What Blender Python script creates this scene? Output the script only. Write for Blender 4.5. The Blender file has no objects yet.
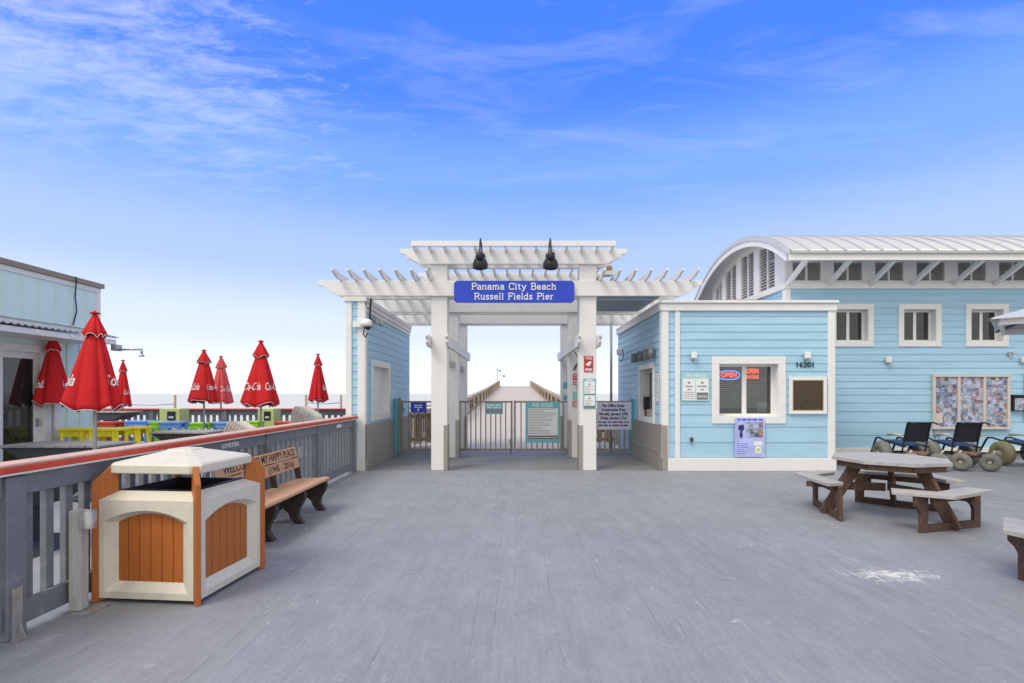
import bpy, math, random
from mathutils import Vector, Matrix
random.seed(7)
R = math.radians
sc = bpy.context.scene
col = sc.collection

# ------------------------------------------------------------------ camera
cam_d = bpy.data.cameras.new('camera')
cam = bpy.data.objects.new('camera', cam_d); col.objects.link(cam)
cam.location = (0, 0, 1.58); cam.rotation_euler = (R(90), 0, 0)
cam_d.sensor_width = 36; cam_d.lens = 18.0
cam_d.shift_x = -3/1024; cam_d.shift_y = 52/1024
cam_d.clip_end = 60000; cam_d.clip_start = 0.05
sc.camera = cam

# ------------------------------------------------------------------ world
world = bpy.data.worlds.new('World'); sc.world = world; world.use_nodes = True
nt = world.node_tree; nt.nodes.clear()
def N(t, **k):
    n = nt.nodes.new(t)
    for a, b in k.items(): setattr(n, a, b)
    return n
def L(a, b): nt.links.new(a, b)
def mth(op, a, b=None, clamp=False):
    n = N('ShaderNodeMath', operation=op, use_clamp=clamp)
    for i, v in enumerate((a, b)):
        if v is None: continue
        if isinstance(v, (int, float)): n.inputs[i].default_value = v
        else: L(v, n.inputs[i])
    return n.outputs[0]
SUN_EL, SUN_AZ = 52, 225       # azimuth clockwise from +Y
sky = N('ShaderNodeTexSky'); sky.sky_type = 'NISHITA'; sky.sun_disc = False
sky.sun_elevation = R(SUN_EL); sky.sun_rotation = R(SUN_AZ)
sky.air_density = 1.0; sky.dust_density = 0.6; sky.ozone_density = 3.0
tc = N('ShaderNodeTexCoord')
sep = N('ShaderNodeSeparateXYZ'); L(tc.outputs['Generated'], sep.inputs[0])
x_, y_, z_ = sep.outputs
ramp = N('ShaderNodeValToRGB'); cr = ramp.color_ramp; cr.interpolation = 'EASE'
stops = [(0.0, (.93, .95, .99)), (.04, (.86, .905, 1.0)), (.12, (.68, .77, 1.0)), (.24, (.42, .565, 1.0)),
         (.38, (.20, .395, 1.0)), (.52, (.068, .225, .99)), (.66, (.055, .20, .95)), (1.0, (.35, .5, .9))]
cr.elements[0].position = 0; cr.elements[0].color = (*stops[0][1], 1)
cr.elements[1].position = 1; cr.elements[1].color = (*stops[-1][1], 1)
for p, c in stops[1:-1]:
    e = cr.elements.new(p); e.color = (*c, 1)
L(z_, ramp.inputs[0])
# high thin cloud sheet: direction projected on a plane overhead
zc = mth('MAXIMUM', z_, 0.03)
u_ = mth('DIVIDE', x_, zc); v_ = mth('DIVIDE', y_, zc)
cmb = N('ShaderNodeCombineXYZ'); L(u_, cmb.inputs[0]); L(v_, cmb.inputs[1])
mp = N('ShaderNodeMapping'); mp.inputs['Rotation'].default_value = (0, 0, R(30)); mp.inputs['Scale'].default_value = (1.6, 3.3, 1)
L(cmb.outputs[0], mp.inputs[0])
n1 = N('ShaderNodeTexNoise'); n1.inputs['Scale'].default_value = 2.6; n1.inputs['Detail'].default_value = 14
n1.inputs['Roughness'].default_value = .7; n1.inputs['Distortion'].default_value = .35; L(mp.outputs[0], n1.inputs['Vector'])
n2 = N('ShaderNodeTexNoise'); n2.inputs['Scale'].default_value = .55; n2.inputs['Detail'].default_value = 3
L(cmb.outputs[0], n2.inputs['Vector'])
# cover grows to the left; unseen zenith and rear cover added to whiten light
left = N('ShaderNodeMapRange'); L(x_, left.inputs[0]); left.inputs[1].default_value = .02; left.inputs[2].default_value = -.50
left.inputs[3].default_value = -.10; left.inputs[4].default_value = .20
lowf = N('ShaderNodeMapRange'); L(z_, lowf.inputs[0]); lowf.inputs[1].default_value = .27; lowf.inputs[2].default_value = .50
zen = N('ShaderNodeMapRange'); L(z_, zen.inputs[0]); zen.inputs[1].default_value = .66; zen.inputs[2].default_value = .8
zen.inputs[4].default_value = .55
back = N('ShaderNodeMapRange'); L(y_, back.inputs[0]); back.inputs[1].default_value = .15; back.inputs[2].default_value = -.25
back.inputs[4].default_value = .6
s_ = mth('ADD', n1.outputs['Fac'], mth('MULTIPLY', mth('SUBTRACT', n2.outputs['Fac'], .5), .45))
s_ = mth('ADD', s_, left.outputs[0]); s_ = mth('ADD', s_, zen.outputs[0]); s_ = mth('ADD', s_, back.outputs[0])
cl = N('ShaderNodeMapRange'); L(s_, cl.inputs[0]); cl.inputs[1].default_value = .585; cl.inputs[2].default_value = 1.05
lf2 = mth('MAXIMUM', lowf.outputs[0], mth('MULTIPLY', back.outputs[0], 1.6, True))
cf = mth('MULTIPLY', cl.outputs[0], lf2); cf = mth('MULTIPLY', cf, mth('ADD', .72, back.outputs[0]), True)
mp3 = N('ShaderNodeMapping'); mp3.inputs['Rotation'].default_value = (0, 0, R(-38)); mp3.inputs['Scale'].default_value = (.9, 2.2, 1); L(cmb.outputs[0], mp3.inputs[0])
n3 = N('ShaderNodeTexNoise'); n3.inputs['Scale'].default_value = 1.7; n3.inputs['Detail'].default_value = 9; n3.inputs['Roughness'].default_value = .62; n3.inputs['Distortion'].default_value = .9; L(mp3.outputs[0], n3.inputs['Vector'])
c3 = N('ShaderNodeMapRange'); L(n3.outputs['Fac'], c3.inputs[0]); c3.inputs[1].default_value = .48; c3.inputs[2].default_value = .80; c3.inputs[4].default_value = .19
cf = mth('MAXIMUM', cf, mth('MULTIPLY', c3.outputs[0], lowf.outputs[0]))
mixn = N('ShaderNodeMix', data_type='RGBA'); mixn.inputs[0].default_value = .93
skm = N('ShaderNodeVectorMath', operation='SCALE'); L(sky.outputs[0], skm.inputs[0]); skm.inputs['Scale'].default_value = .12
L(skm.outputs[0], mixn.inputs[6]); L(ramp.outputs[0], mixn.inputs[7])
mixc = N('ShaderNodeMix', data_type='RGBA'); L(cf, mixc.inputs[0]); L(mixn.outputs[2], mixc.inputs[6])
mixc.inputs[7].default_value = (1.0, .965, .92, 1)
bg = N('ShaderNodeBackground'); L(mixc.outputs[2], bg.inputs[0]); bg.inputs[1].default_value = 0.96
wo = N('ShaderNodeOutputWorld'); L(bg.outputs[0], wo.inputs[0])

sun_d = bpy.data.lights.new('sun', 'SUN'); sun = bpy.data.objects.new('sun', sun_d); col.objects.link(sun)
sun_d.energy = 1.7; sun_d.angle = R(26); sun_d.color = (1, .95, .87)
az = R(SUN_AZ); el = R(SUN_EL)
sdir = Vector((math.sin(az)*math.cos(el), math.cos(az)*math.cos(el), math.sin(el)))
sun.rotation_euler = sdir.to_track_quat('Z', 'Y').to_euler()
sun.location = (0, 0, 30)
sc.view_settings.view_transform = 'Standard'; sc.view_settings.look = 'None'
sc.view_settings.gamma = 1; sc.view_settings.exposure = 0.32

# ------------------------------------------------------------------ materials
def mat(name, c, rough=.6, metal=0, var=.08, vscale=6, bump=0, bscale=40, stretch=(1, 1, 1), dirt=None, dirt_amt=0, dscale=3,
        emit=None, estr=0, spec=.4, coord='Object'):
    m = bpy.data.materials.new(name); m.use_nodes = True
    t = m.node_tree; b = t.nodes['Principled BSDF']
    b.inputs['Roughness'].default_value = rough; b.inputs['Metallic'].default_value = metal
    b.inputs['Specular IOR Level'].default_value = spec
    b.inputs['Base Color'].default_value = (*c, 1)
    k = t.nodes.new; l = t.links.new
    g = k('ShaderNodeNewGeometry'); mpn = k('ShaderNodeMapping'); mpn.inputs['Scale'].default_value = stretch
    l(g.outputs['Position'], mpn.inputs[0])
    colr = None
    if var > 0:
        nz = k('ShaderNodeTexNoise'); nz.inputs['Scale'].default_value = vscale; nz.inputs['Detail'].default_value = 8
        nz.inputs['Roughness'].default_value = .65
        l(mpn.outputs[0], nz.inputs['Vector'])
        mr = k('ShaderNodeMapRange'); mr.inputs[1].default_value = .25; mr.inputs[2].default_value = .75
        mr.inputs[3].default_value = 1-var; mr.inputs[4].default_value = 1+var; l(nz.outputs[0], mr.inputs[0])
        sc_ = k('ShaderNodeVectorMath'); sc_.operation = 'SCALE'; sc_.inputs[0].default_value = c; l(mr.outputs[0], sc_.inputs['Scale'])
        colr = sc_.outputs[0]
    if dirt_amt > 0:
        nd = k('ShaderNodeTexNoise'); nd.inputs['Scale'].default_value = dscale; nd.inputs['Detail'].default_value = 10
        nd.inputs['Roughness'].default_value = .7; l(mpn.outputs[0], nd.inputs['Vector'])
        md = k('ShaderNodeMapRange'); md.inputs[1].default_value = .52; md.inputs[2].default_value = .72; md.inputs[4].default_value = dirt_amt
        l(nd.outputs[0], md.inputs[0])
        mx = k('ShaderNodeMix'); mx.data_type = 'RGBA'; l(md.outputs[0], mx.inputs[0])
        if colr: l(colr, mx.inputs[6])
        else: mx.inputs[6].default_value = (*c, 1)
        mx.inputs[7].default_value = (*dirt, 1); colr = mx.outputs[2]
    if colr: l(colr, b.inputs['Base Color'])
    if bump > 0:
        nb = k('ShaderNodeTexNoise'); nb.inputs['Scale'].default_value = bscale; nb.inputs['Detail'].default_value = 6
        l(mpn.outputs[0], nb.inputs['Vector'])
        bp = k('ShaderNodeBump'); bp.inputs['Strength'].default_value = bump; bp.inputs['Distance'].default_value = .01
        l(nb.outputs[0], bp.inputs['Height']); l(bp.outputs[0], b.inputs['Normal'])
    if emit:
        b.inputs['Emission Color'].default_value = (*emit, 1); b.inputs['Emission Strength'].default_value = estr
    return m
M = {}
M['white'] = mat('white_paint', (.72, .72, .71), .5, var=.03, vscale=3, dirt=(.55, .53, .49), dirt_amt=.22, dscale=2.2, bump=.05, stretch=(1, 1, .4))
M['white2'] = mat('white_trim', (.74, .74, .73), .5, var=.03, dirt=(.55, .54, .5), dirt_amt=.25, dscale=5)
M['siding'] = mat('blue_siding', (.35, .565, .715), .55, var=.10, vscale=2.2, bump=.12, bscale=18, stretch=(.5, .5, 5), dirt=(.22, .42, .54), dirt_amt=.35, dscale=1.5)
M['mint'] = mat('mint_siding', (.62, .78, .75), .55, var=.05, vscale=3, dirt=(.4, .52, .52), dirt_amt=.3)
M['groove'] = mat('seam_shadow_board', (.14, .26, .33), .8)
M['rail'] = mat('rail_grey_paint', (.165, .18, .205), .55, var=.10, vscale=5, bump=.1, bscale=30, stretch=(1, 1, 1), dirt=(.36, .37, .38), dirt_amt=.35, dscale=9)
M['railred'] = mat('rail_red_paint', (.60, .06, .025), .6, var=.15, vscale=7, dirt=(.6, .34, .25), dirt_amt=.15, dscale=14)
M['railpink'] = mat('rail_worn_top', (.60, .38, .31), .7, var=.15, vscale=9, dirt=(.64, .55, .5), dirt_amt=.7, dscale=11)
M['galv'] = mat('galvanised', (.45, .46, .46), .45, .7, var=.15, vscale=20, dirt=(.25, .2, .15), dirt_amt=.5, dscale=12)
M['weather'] = mat('weathered_post', (.40, .41, .40), .75, var=.18, vscale=14, stretch=(3, 3, .4), bump=.3, dirt=(.30, .27, .2), dirt_amt=.6, dscale=5)
M['steel'] = mat('brushed_steel', (.34, .32, .29), .5, .35, var=.10, vscale=4, stretch=(5, 5, .6), dirt=(.25, .22, .19), dirt_amt=.5, dscale=3)
M['gate'] = mat('gate_metal', (.25, .225, .19), .5, .25, var=.2, vscale=14, dirt=(.2, .13, .08), dirt_amt=.4, dscale=20)
M['black'] = mat('black_paint', (.02, .02, .022), .45, var=.2)
M['darkcast'] = mat('black_cast', (.035, .027, .022), .6, var=.3, vscale=20, dirt=(.13, .09, .06), dirt_amt=.6, dscale=14, bump=.2)
M['dgrey'] = mat('dark_grey_metal', (.20, .22, .23), .5, .3, var=.15)
M['beige'] = mat('bin_beige', (.64, .60, .51), .65, var=.07, vscale=30, bump=.25, bscale=180, dirt=(.42, .38, .31), dirt_amt=.3, dscale=6)
M['orange'] = mat('bin_orange_board', (.42, .125, .024), .5, var=.14, vscale=9, stretch=(6, 6, .6), bump=.15, bscale=30)
M['bench'] = mat('bench_board', (.50, .29, .17), .55, var=.12, vscale=8, stretch=(5, .7, 5), bump=.1, dirt=(.36, .19, .11), dirt_amt=.4, dscale=9)
M['ink'] = mat('engraving_ink', (.06, .035, .025), .7, var=0)
M['red'] = mat('umbrella_red', (.54, .018, .021), .8, var=.10, vscale=5, bump=.25, bscale=25, spec=.2)
M['red2'] = mat('umbrella_faded_red', (.64, .085, .09), .8, var=.10, vscale=5, bump=.25, bscale=25, spec=.2)
M['piping'] = mat('white_piping', (.75, .72, .68), .7)
M['brown'] = mat('brown_lumber', (.090, .050, .034), .65, var=.25, vscale=8, stretch=(3, 3, 1), bump=.2, dirt=(.25, .17, .12), dirt_amt=.5, dscale=12)
M['oldboards'] = mat('old_table_boards', (.30, .285, .265), .6, var=.2, vscale=4, dirt=(.2, .17, .14), dirt_amt=.5)
M['tabletop'] = mat('table_grey_boards', (.39, .375, .365), .6, var=.14, vscale=8, dirt=(.26, .25, .25), dirt_amt=.7, dscale=7, bump=.1)
M['tan'] = mat('tan_boards', (.42, .35, .27), .7, var=.2, vscale=6, stretch=(1, 6, 1), dirt=(.25, .2, .15), dirt_amt=.5)
M['blacktable'] = mat('charcoal_table_frame', (.045, .052, .06), .6, var=.15)
M['yellow'] = mat('yellow_paint', (.86, .74, .03), .5, var=.08)
M['lime'] = mat('lime_paint', (.36, .72, .03), .5, var=.08)
M['blue'] = mat('blue_paint', (.20, .39, .80), .5, var=.08)
M['redpaint'] = mat('orange_red_paint', (.6, .08, .03), .5, var=.08)
M['palelime'] = mat('pale_lime_panel', (.50, .55, .22), .6, var=.08)
M['plastic'] = mat('beige_plastic', (.58, .52, .46), .5, var=.05)
M['palesign'] = mat('pale_teal_sign', (.30, .55, .60), .5, var=.05)
M['teal'] = mat('teal_sign', (.14, .45, .49), .5, var=.06)
M['tealpost'] = mat('teal_post', (.07, .38, .45), .5, var=.08)
M['signwhite'] = mat('sign_white', (.74, .75, .76), .5, var=.03)
M['signgrey'] = mat('sign_text_grey', (.16, .17, .18), .6, var=0)
M['signred'] = mat('sign_red', (.48, .03, .04), .5, var=.03)
M['maroon'] = mat('sign_maroon', (.26, .03, .045), .5, var=.03)
M['signblue'] = mat('sign_blue', (.022, .058, .50), .6, var=.03)
M['posterblue'] = mat('poster_light_blue', (.42, .46, .82), .4, var=.25, vscale=4)
M['banner'] = mat('banner_lilac_white', (.66, .66, .80), .5, var=.04)
M['navy'] = mat('banner_text_navy', (.03, .03, .14), .6, var=0)
M['bronze'] = mat('bronze_plaque', (.085, .066, .042), .4, .6, var=.35, vscale=30, bump=.8, bscale=60)
M['bronzelit'] = mat('bronze_relief', (.14, .10, .06), .35, .7, var=.3, vscale=20)
M['bronzerim'] = mat('bronze_rim', (.30, .17, .07), .4, .7, var=.2)
M['louver'] = mat('grey_louver', (.50, .50, .49), .6, var=.06)
M['louverdark'] = mat('vent_backing', (.21, .21, .205), .8)
M['roofmetal'] = mat('roof_metal', (.56, .56, .55), .42, .25, var=.05, vscale=3, dirt=(.42, .42, .4), dirt_amt=.4, dscale=2)
M['soffit'] = mat('soffit_blue_grey', (.26, .34, .40), .6, var=.04)
M['brownedge'] = mat('brown_cap_flashing', (.28, .22, .17), .6, var=.1)
M['nylon'] = mat('black_nylon', (.016, .020, .030), .7, var=.2)
M['bluenylon'] = mat('blue_nylon', (.02, .045, .14), .7, var=.2)
M['tyre'] = mat('balloon_tyre_grey', (.17, .17, .155), .75, var=.2, vscale=22, bump=.4, bscale=50, dirt=(.35, .31, .24), dirt_amt=.5, dscale=10)
M['tyreolive'] = mat('balloon_tyre_olive', (.19, .175, .10), .75, var=.2, vscale=22, bump=.4, bscale=50, dirt=(.30, .27, .16), dirt_amt=.5, dscale=10)
M['hub'] = mat('cream_hub', (.36, .34, .27), .5, dirt=(.12, .11, .09), dirt_amt=.6, dscale=30)
M['pvc'] = mat('cream_tube', (.52, .48, .42), .45, var=.1)
M['rust'] = mat('rusty_bracket', (.28, .15, .11), .6, var=.3)
M['pierdeck'] = mat('pier_deck', (.50, .445, .37), .75, var=.10, vscale=2, stretch=(1, .4, 1), dirt=(.42, .38, .33), dirt_amt=.5, dscale=1.2)
M['pierwood'] = mat('pier_rail_wood', (.36, .28, .18), .8, var=.25, vscale=5, dirt=(.15, .11, .06), dirt_amt=.5, dscale=6)
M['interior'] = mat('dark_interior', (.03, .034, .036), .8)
M['shutter'] = mat('white_shutter', (.78, .78, .77), .5, var=.03)
M['blind'] = mat('grey_blind', (.40, .43, .43), .5)
M['neonred'] = mat('neon_red', (.8, .1, .05), .4, var=0, emit=(1, .05, .025), estr=5)
M['neonblue'] = mat('neon_blue', (.1, .2, .8), .4, var=0, emit=(.12, .22, 1), estr=3.5)
M['greenthing'] = mat('green_plastic', (.10, .42, .13), .5)
M['paper'] = mat('paper', (.6, .66, .62), .6)
M['skin_amber'] = mat('amber_lens', (.45, .28, .06), .3)
M['bulb'] = mat('white_bulb', (.85, .84, .8), .3, var=0)
M['numeral'] = mat('black_numerals', (.02, .025, .03), .5, var=0)
M['rope'] = mat('blue_rope', (.28, .42, .5), .8)

def glass_mat():
    m = bpy.data.materials.new('window_glass'); m.use_nodes = True; t = m.node_tree; t.nodes.clear()
    k = t.nodes.new; l = t.links.new
    o = k('ShaderNodeOutputMaterial'); mx = k('ShaderNodeMixShader'); fr = k('ShaderNodeFresnel'); fr.inputs[0].default_value = 1.5
    ad = k('ShaderNodeMath'); ad.operation = 'ADD'; ad.inputs[1].default_value = .05; l(fr.outputs[0], ad.inputs[0])
    tr = k('ShaderNodeBsdfTransparent'); tr.inputs[0].default_value = (.70, .76, .75, 1)
    gl = k('ShaderNodeBsdfGlossy'); gl.inputs['Roughness'].default_value = .02
    l(ad.outputs[0], mx.inputs[0]); l(tr.outputs[0], mx.inputs[1]); l(gl.outputs[0], mx.inputs[2]); l(mx.outputs[0], o.inputs[0])
    return m
M['glass'] = glass_mat()
M['darkglass'] = mat('dark_glass', (.018, .022, .024), .04, var=0, spec=.7)

def deck_mat(name, base, plank=.14, axis='x', worn=(.46, .46, .47), worn_amt=.5, spot=None, cement=False):
    m = bpy.data.materials.new(name); m.use_nodes = True; t = m.node_tree; b = t.nodes['Principled BSDF']
    k = t.nodes.new; l = t.links.new
    g = k('ShaderNodeNewGeometry'); sp = k('ShaderNodeSeparateXYZ'); l(g.outputs['Position'], sp.inputs[0])
    def mm(op, a, bb=None, clamp=False):
        n = k('ShaderNodeMath'); n.operation = op; n.use_clamp = clamp
        for i, v in enumerate((a, bb)):
            if v is None: continue
            if isinstance(v, (int, float)): n.inputs[i].default_value = v
            else: l(v, n.inputs[i])
        return n.outputs[0]
    def rng(v, a, c, d, e):
        n = k('ShaderNodeMapRange'); l(v, n.inputs[0])
        for i, q in enumerate((a, c, d, e)): n.inputs[i+1].default_value = q
        return n.outputs[0]
    def noise(scale, stretch, detail=8, rough=.65, dist=0):
        mp_ = k('ShaderNodeMapping'); mp_.inputs['Scale'].default_value = stretch; l(g.outputs['Position'], mp_.inputs[0])
        n = k('ShaderNodeTexNoise'); n.inputs['Scale'].default_value = scale; n.inputs['Detail'].default_value = detail
        n.inputs['Roughness'].default_value = rough; n.inputs['Distortion'].default_value = dist; l(mp_.outputs[0], n.inputs['Vector'])
        return n.outputs[0]
    across, along = (sp.outputs[0], sp.outputs[1]) if axis == 'x' else (sp.outputs[1], sp.outputs[0])
    st = (1, .05, 1) if axis == 'x' else (.05, 1, 1)
    q = mm('DIVIDE', across, plank); fl = mm('FLOOR', q); fr = mm('FRACT', q)
    # boards have butt joints at staggered places
    wn0 = k('ShaderNodeTexWhiteNoise'); wn0.noise_dimensions = '1D'; l(fl, wn0.inputs['W'])
    al = mm('ADD', mm('DIVIDE', along, 3.66), mm('MULTIPLY', wn0.outputs[0], 7.3))
    fl2 = mm('FLOOR', al); fr2 = mm('FRACT', al)
    cv = k('ShaderNodeCombineXYZ'); l(fl, cv.inputs[0]); l(fl2, cv.inputs[1])
    wn = k('ShaderNodeTexWhiteNoise'); wn.noise_dimensions = '2D'; l(cv.outputs[0], wn.inputs['Vector'])
    tone = rng(wn.outputs[0], 0, 1, .975, 1.025)
    big = rng(noise(.6, (1, .5, 1), 6), .3, .7, .90, 1.10)
    blot = rng(noise(3.4, (1.1, .7, 1), 13, .82, .8), .3, .7, .86, 1.14)
    fib = rng(noise(42, (1, .045, 1) if axis == 'x' else (.045, 1, 1), 10, .8), .3, .7, .87, 1.13)
    fine = rng(noise(85, (1, .30, 1) if axis == 'x' else (.30, 1, 1), 8, .8), .25, .75, .82, 1.18)
    f = mm('MULTIPLY', tone, big); f = mm('MULTIPLY', f, blot); f = mm('MULTIPLY', f, fib); f = mm('MULTIPLY', f, fine)
    # gaps filled with paint; open only here and there
    edge = mm('ABSOLUTE', mm('SUBTRACT', fr, .5))
    gapw = rng(noise(1.2, (4.0, .6, 1), 6, .7), .51, .68, .08, .9)
    gap = mm('MULTIPLY', rng(edge, .478, .495, 0, 1), gapw)
    edge2 = mm('ABSOLUTE', mm('SUBTRACT', fr2, .5))
    gap2 = mm('MULTIPLY', rng(edge2, .4988, .4995, 0, 1), mm('MULTIPLY', gapw, .8))
    gapall = mm('MAXIMUM', gap, gap2)
    f = mm('MULTIPLY', f, mm('SUBTRACT', 1, mm('MULTIPLY', gapall, .75)))
    sv = k('ShaderNodeVectorMath'); sv.operation = 'SCALE'; sv.inputs[0].default_value = base; l(f, sv.inputs['Scale'])
    mx = k('ShaderNodeMix'); mx.data_type = 'RGBA'; l(sv.outputs[0], mx.inputs[6]); mx.inputs[7].default_value = (*worn, 1)
    w1 = rng(noise(15, (1, .12, 1) if axis == 'x' else (.12, 1, 1), 12, .82), .56, .76, 0, 1)
    w2 = rng(noise(1.1, (1, .8, 1), 4, .6), .42, .62, .15, 1)
    w = mm('MULTIPLY', mm('MULTIPLY', w1, w2), worn_amt, True)
    # small scuffs
    sc1 = rng(noise(5, (1.3, .6, 1), 14, .9, 1.2), .57, .61, 0, 1.3)
    w = mm('MAXIMUM', w, mm('MULTIPLY', sc1, mm('MULTIPLY', w2, worn_amt)))
    l(w, mx.inputs[0]); outc = mx.outputs[2]
    if spot:
        dv = k('ShaderNodeVectorMath'); dv.operation = 'SUBTRACT'; l(g.outputs['Position'], dv.inputs[0]); dv.inputs[1].default_value = spot
        ms = k('ShaderNodeMapping'); ms.inputs['Scale'].default_value = (1.55, 3.6, 1); ms.inputs['Rotation'].default_value = (0, 0, R(14)); l(dv.outputs[0], ms.inputs[0])
        ln = k('ShaderNodeVectorMath'); ln.operation = 'LENGTH'; l(ms.outputs[0], ln.inputs[0])
        spn = noise(9, (1, 1.3, 1), 14, .85, 1.0)
        s1 = mm('ADD', mm('MULTIPLY', ln.outputs['Value'], -.40), mm('ADD', mm('MULTIPLY', mm('SUBTRACT', spn, .5), 2.3), mm('ADD', mm('MULTIPLY', mm('SUBTRACT', fib, 1), .8), .5)))
        msk = rng(s1, .30, .60, 0, .85)
        m2 = k('ShaderNodeMix'); m2.data_type = 'RGBA'; l(msk, m2.inputs[0]); l(outc, m2.inputs[6]); m2.inputs[7].default_value = (.82, .80, .72, 1)
        outc = m2.outputs[2]
    l(outc, b.inputs['Base Color'])
    rr = rng(noise(3, (1, 1, 1), 6), .3, .7, .5, .72); l(rr, b.inputs['Roughness']); b.inputs['Specular IOR Level'].default_value = .35
    h = mm('ADD', mm('MULTIPLY', gapall, -1), mm('MULTIPLY', fib, .5)); h = mm('ADD', h, mm('MULTIPLY', fine, .35))
    bp = k('ShaderNodeBump'); bp.inputs['Strength'].default_value = .35; bp.inputs['Distance'].default_value = .006
    l(h, bp.inputs['Height']); l(bp.outputs[0], b.inputs['Normal'])
    return m
M['deck'] = deck_mat('painted_deck', (.245, .254, .274), spot=(3.3, 4.45, 0), worn_amt=1.0)
M['patio'] = deck_mat('patio_deck', (.29, .30, .32), worn=(.45, .44, .42))
M['slab'] = mat('entry_slab', (.20, .20, .195), .6, var=.14, vscale=1.6, dirt=(.26, .26, .25), dirt_amt=.6, dscale=1.5, bump=.1)

def collage_mat(name, scale, seedv, mixf=.42):
    m = bpy.data.materials.new(name); m.use_nodes = True; t = m.node_tree; b = t.nodes['Principled BSDF']; k = t.nodes.new; l = t.links.new
    g = k('ShaderNodeNewGeometry'); mp_ = k('ShaderNodeMapping'); mp_.inputs['Location'].default_value = (seedv, 0, seedv*.7); l(g.outputs['Position'], mp_.inputs[0])
    v = k('ShaderNodeTexVoronoi'); v.distance = 'CHEBYCHEV'; v.inputs['Scale'].default_value = scale; v.inputs['Randomness'].default_value = .45; l(mp_.outputs[0], v.inputs['Vector'])
    nz = k('ShaderNodeTexNoise'); nz.inputs['Scale'].default_value = scale*1.7; nz.inputs['Detail'].default_value = 8; jv = k('ShaderNodeVectorMath'); jv.operation = 'MULTIPLY_ADD'; l(v.outputs['Color'], jv.inputs[0]); jv.inputs[1].default_value = (9, 9, 9); l(mp_.outputs[0], jv.inputs[2]); l(jv.outputs[0], nz.inputs['Vector'])
    s = k('ShaderNodeSeparateColor'); l(v.outputs['Color'], s.inputs[0])
    rp = k('ShaderNodeValToRGB'); rp.color_ramp.interpolation = 'CONSTANT'
    cs = [(0, (.42, .46, .56)), (.16, (.07, .11, .25)), (.3, (.25, .32, .48)), (.45, (.5, .48, .46)), (.56, (.28, .2, .2)), (.66, (.16, .27, .42)), (.76, (.5, .52, .7)), (.87, (.38, .12, .1)), (.93, (.07, .08, .12))]
    e = rp.color_ramp.elements; e[0].color = (*cs[0][1], 1); e[1].position = cs[1][0]; e[1].color = (*cs[1][1], 1)
    for p, c in cs[2:]: q = e.new(p); q.color = (*c, 1)
    l(s.outputs[0], rp.inputs[0])
    mx = k('ShaderNodeMix'); mx.data_type = 'RGBA'; mx.inputs[0].default_value = mixf; l(rp.outputs[0], mx.inputs[6])
    r2 = k('ShaderNodeValToRGB'); r2.color_ramp.elements[0].position = .42; r2.color_ramp.elements[0].color = (.05, .06, .12, 1); r2.color_ramp.elements[1].position = .58; r2.color_ramp.elements[1].color = (.52, .54, .64, 1)
    l(nz.outputs[0], r2.inputs[0]); l(r2.outputs[0], mx.inputs[7])
    l(mx.outputs[2], b.inputs['Base Color']); b.inputs['Roughness'].default_value = .35
    return m
M['collage'] = collage_mat('photo_collage', 10.5, 3.1, .38)
M['photo_a'] = collage_mat('poster_photo', 11, 8.2, .25)

def sea_mat():
    m = mat('sea_water', (.58, .575, .52), .7, var=.06, vscale=.02, stretch=(1, 4, 1), bump=.0)
    t = m.node_tree; b = t.nodes['Principled BSDF']
    k = t.nodes.new; g = k('ShaderNodeNewGeometry'); mp_ = k('ShaderNodeMapping'); mp_.inputs['Scale'].default_value = (.06, .35, 1)
    t.links.new(g.outputs['Position'], mp_.inputs[0]); nz = k('ShaderNodeTexNoise'); nz.inputs['Detail'].default_value = 6; nz.inputs['Scale'].default_value = 1
    t.links.new(mp_.outputs[0], nz.inputs[0]); bp = k('ShaderNodeBump'); bp.inputs['Strength'].default_value = .6; bp.inputs['Distance'].default_value = .6
    t.links.new(nz.outputs[0], bp.inputs['Height']); t.links.new(bp.outputs[0], b.inputs['Normal']); return m
M['sea'] = sea_mat()
M['sand'] = mat('sand', (.58, .55, .50), .9, var=.08, vscale=.3, bump=.3, bscale=2)

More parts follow.
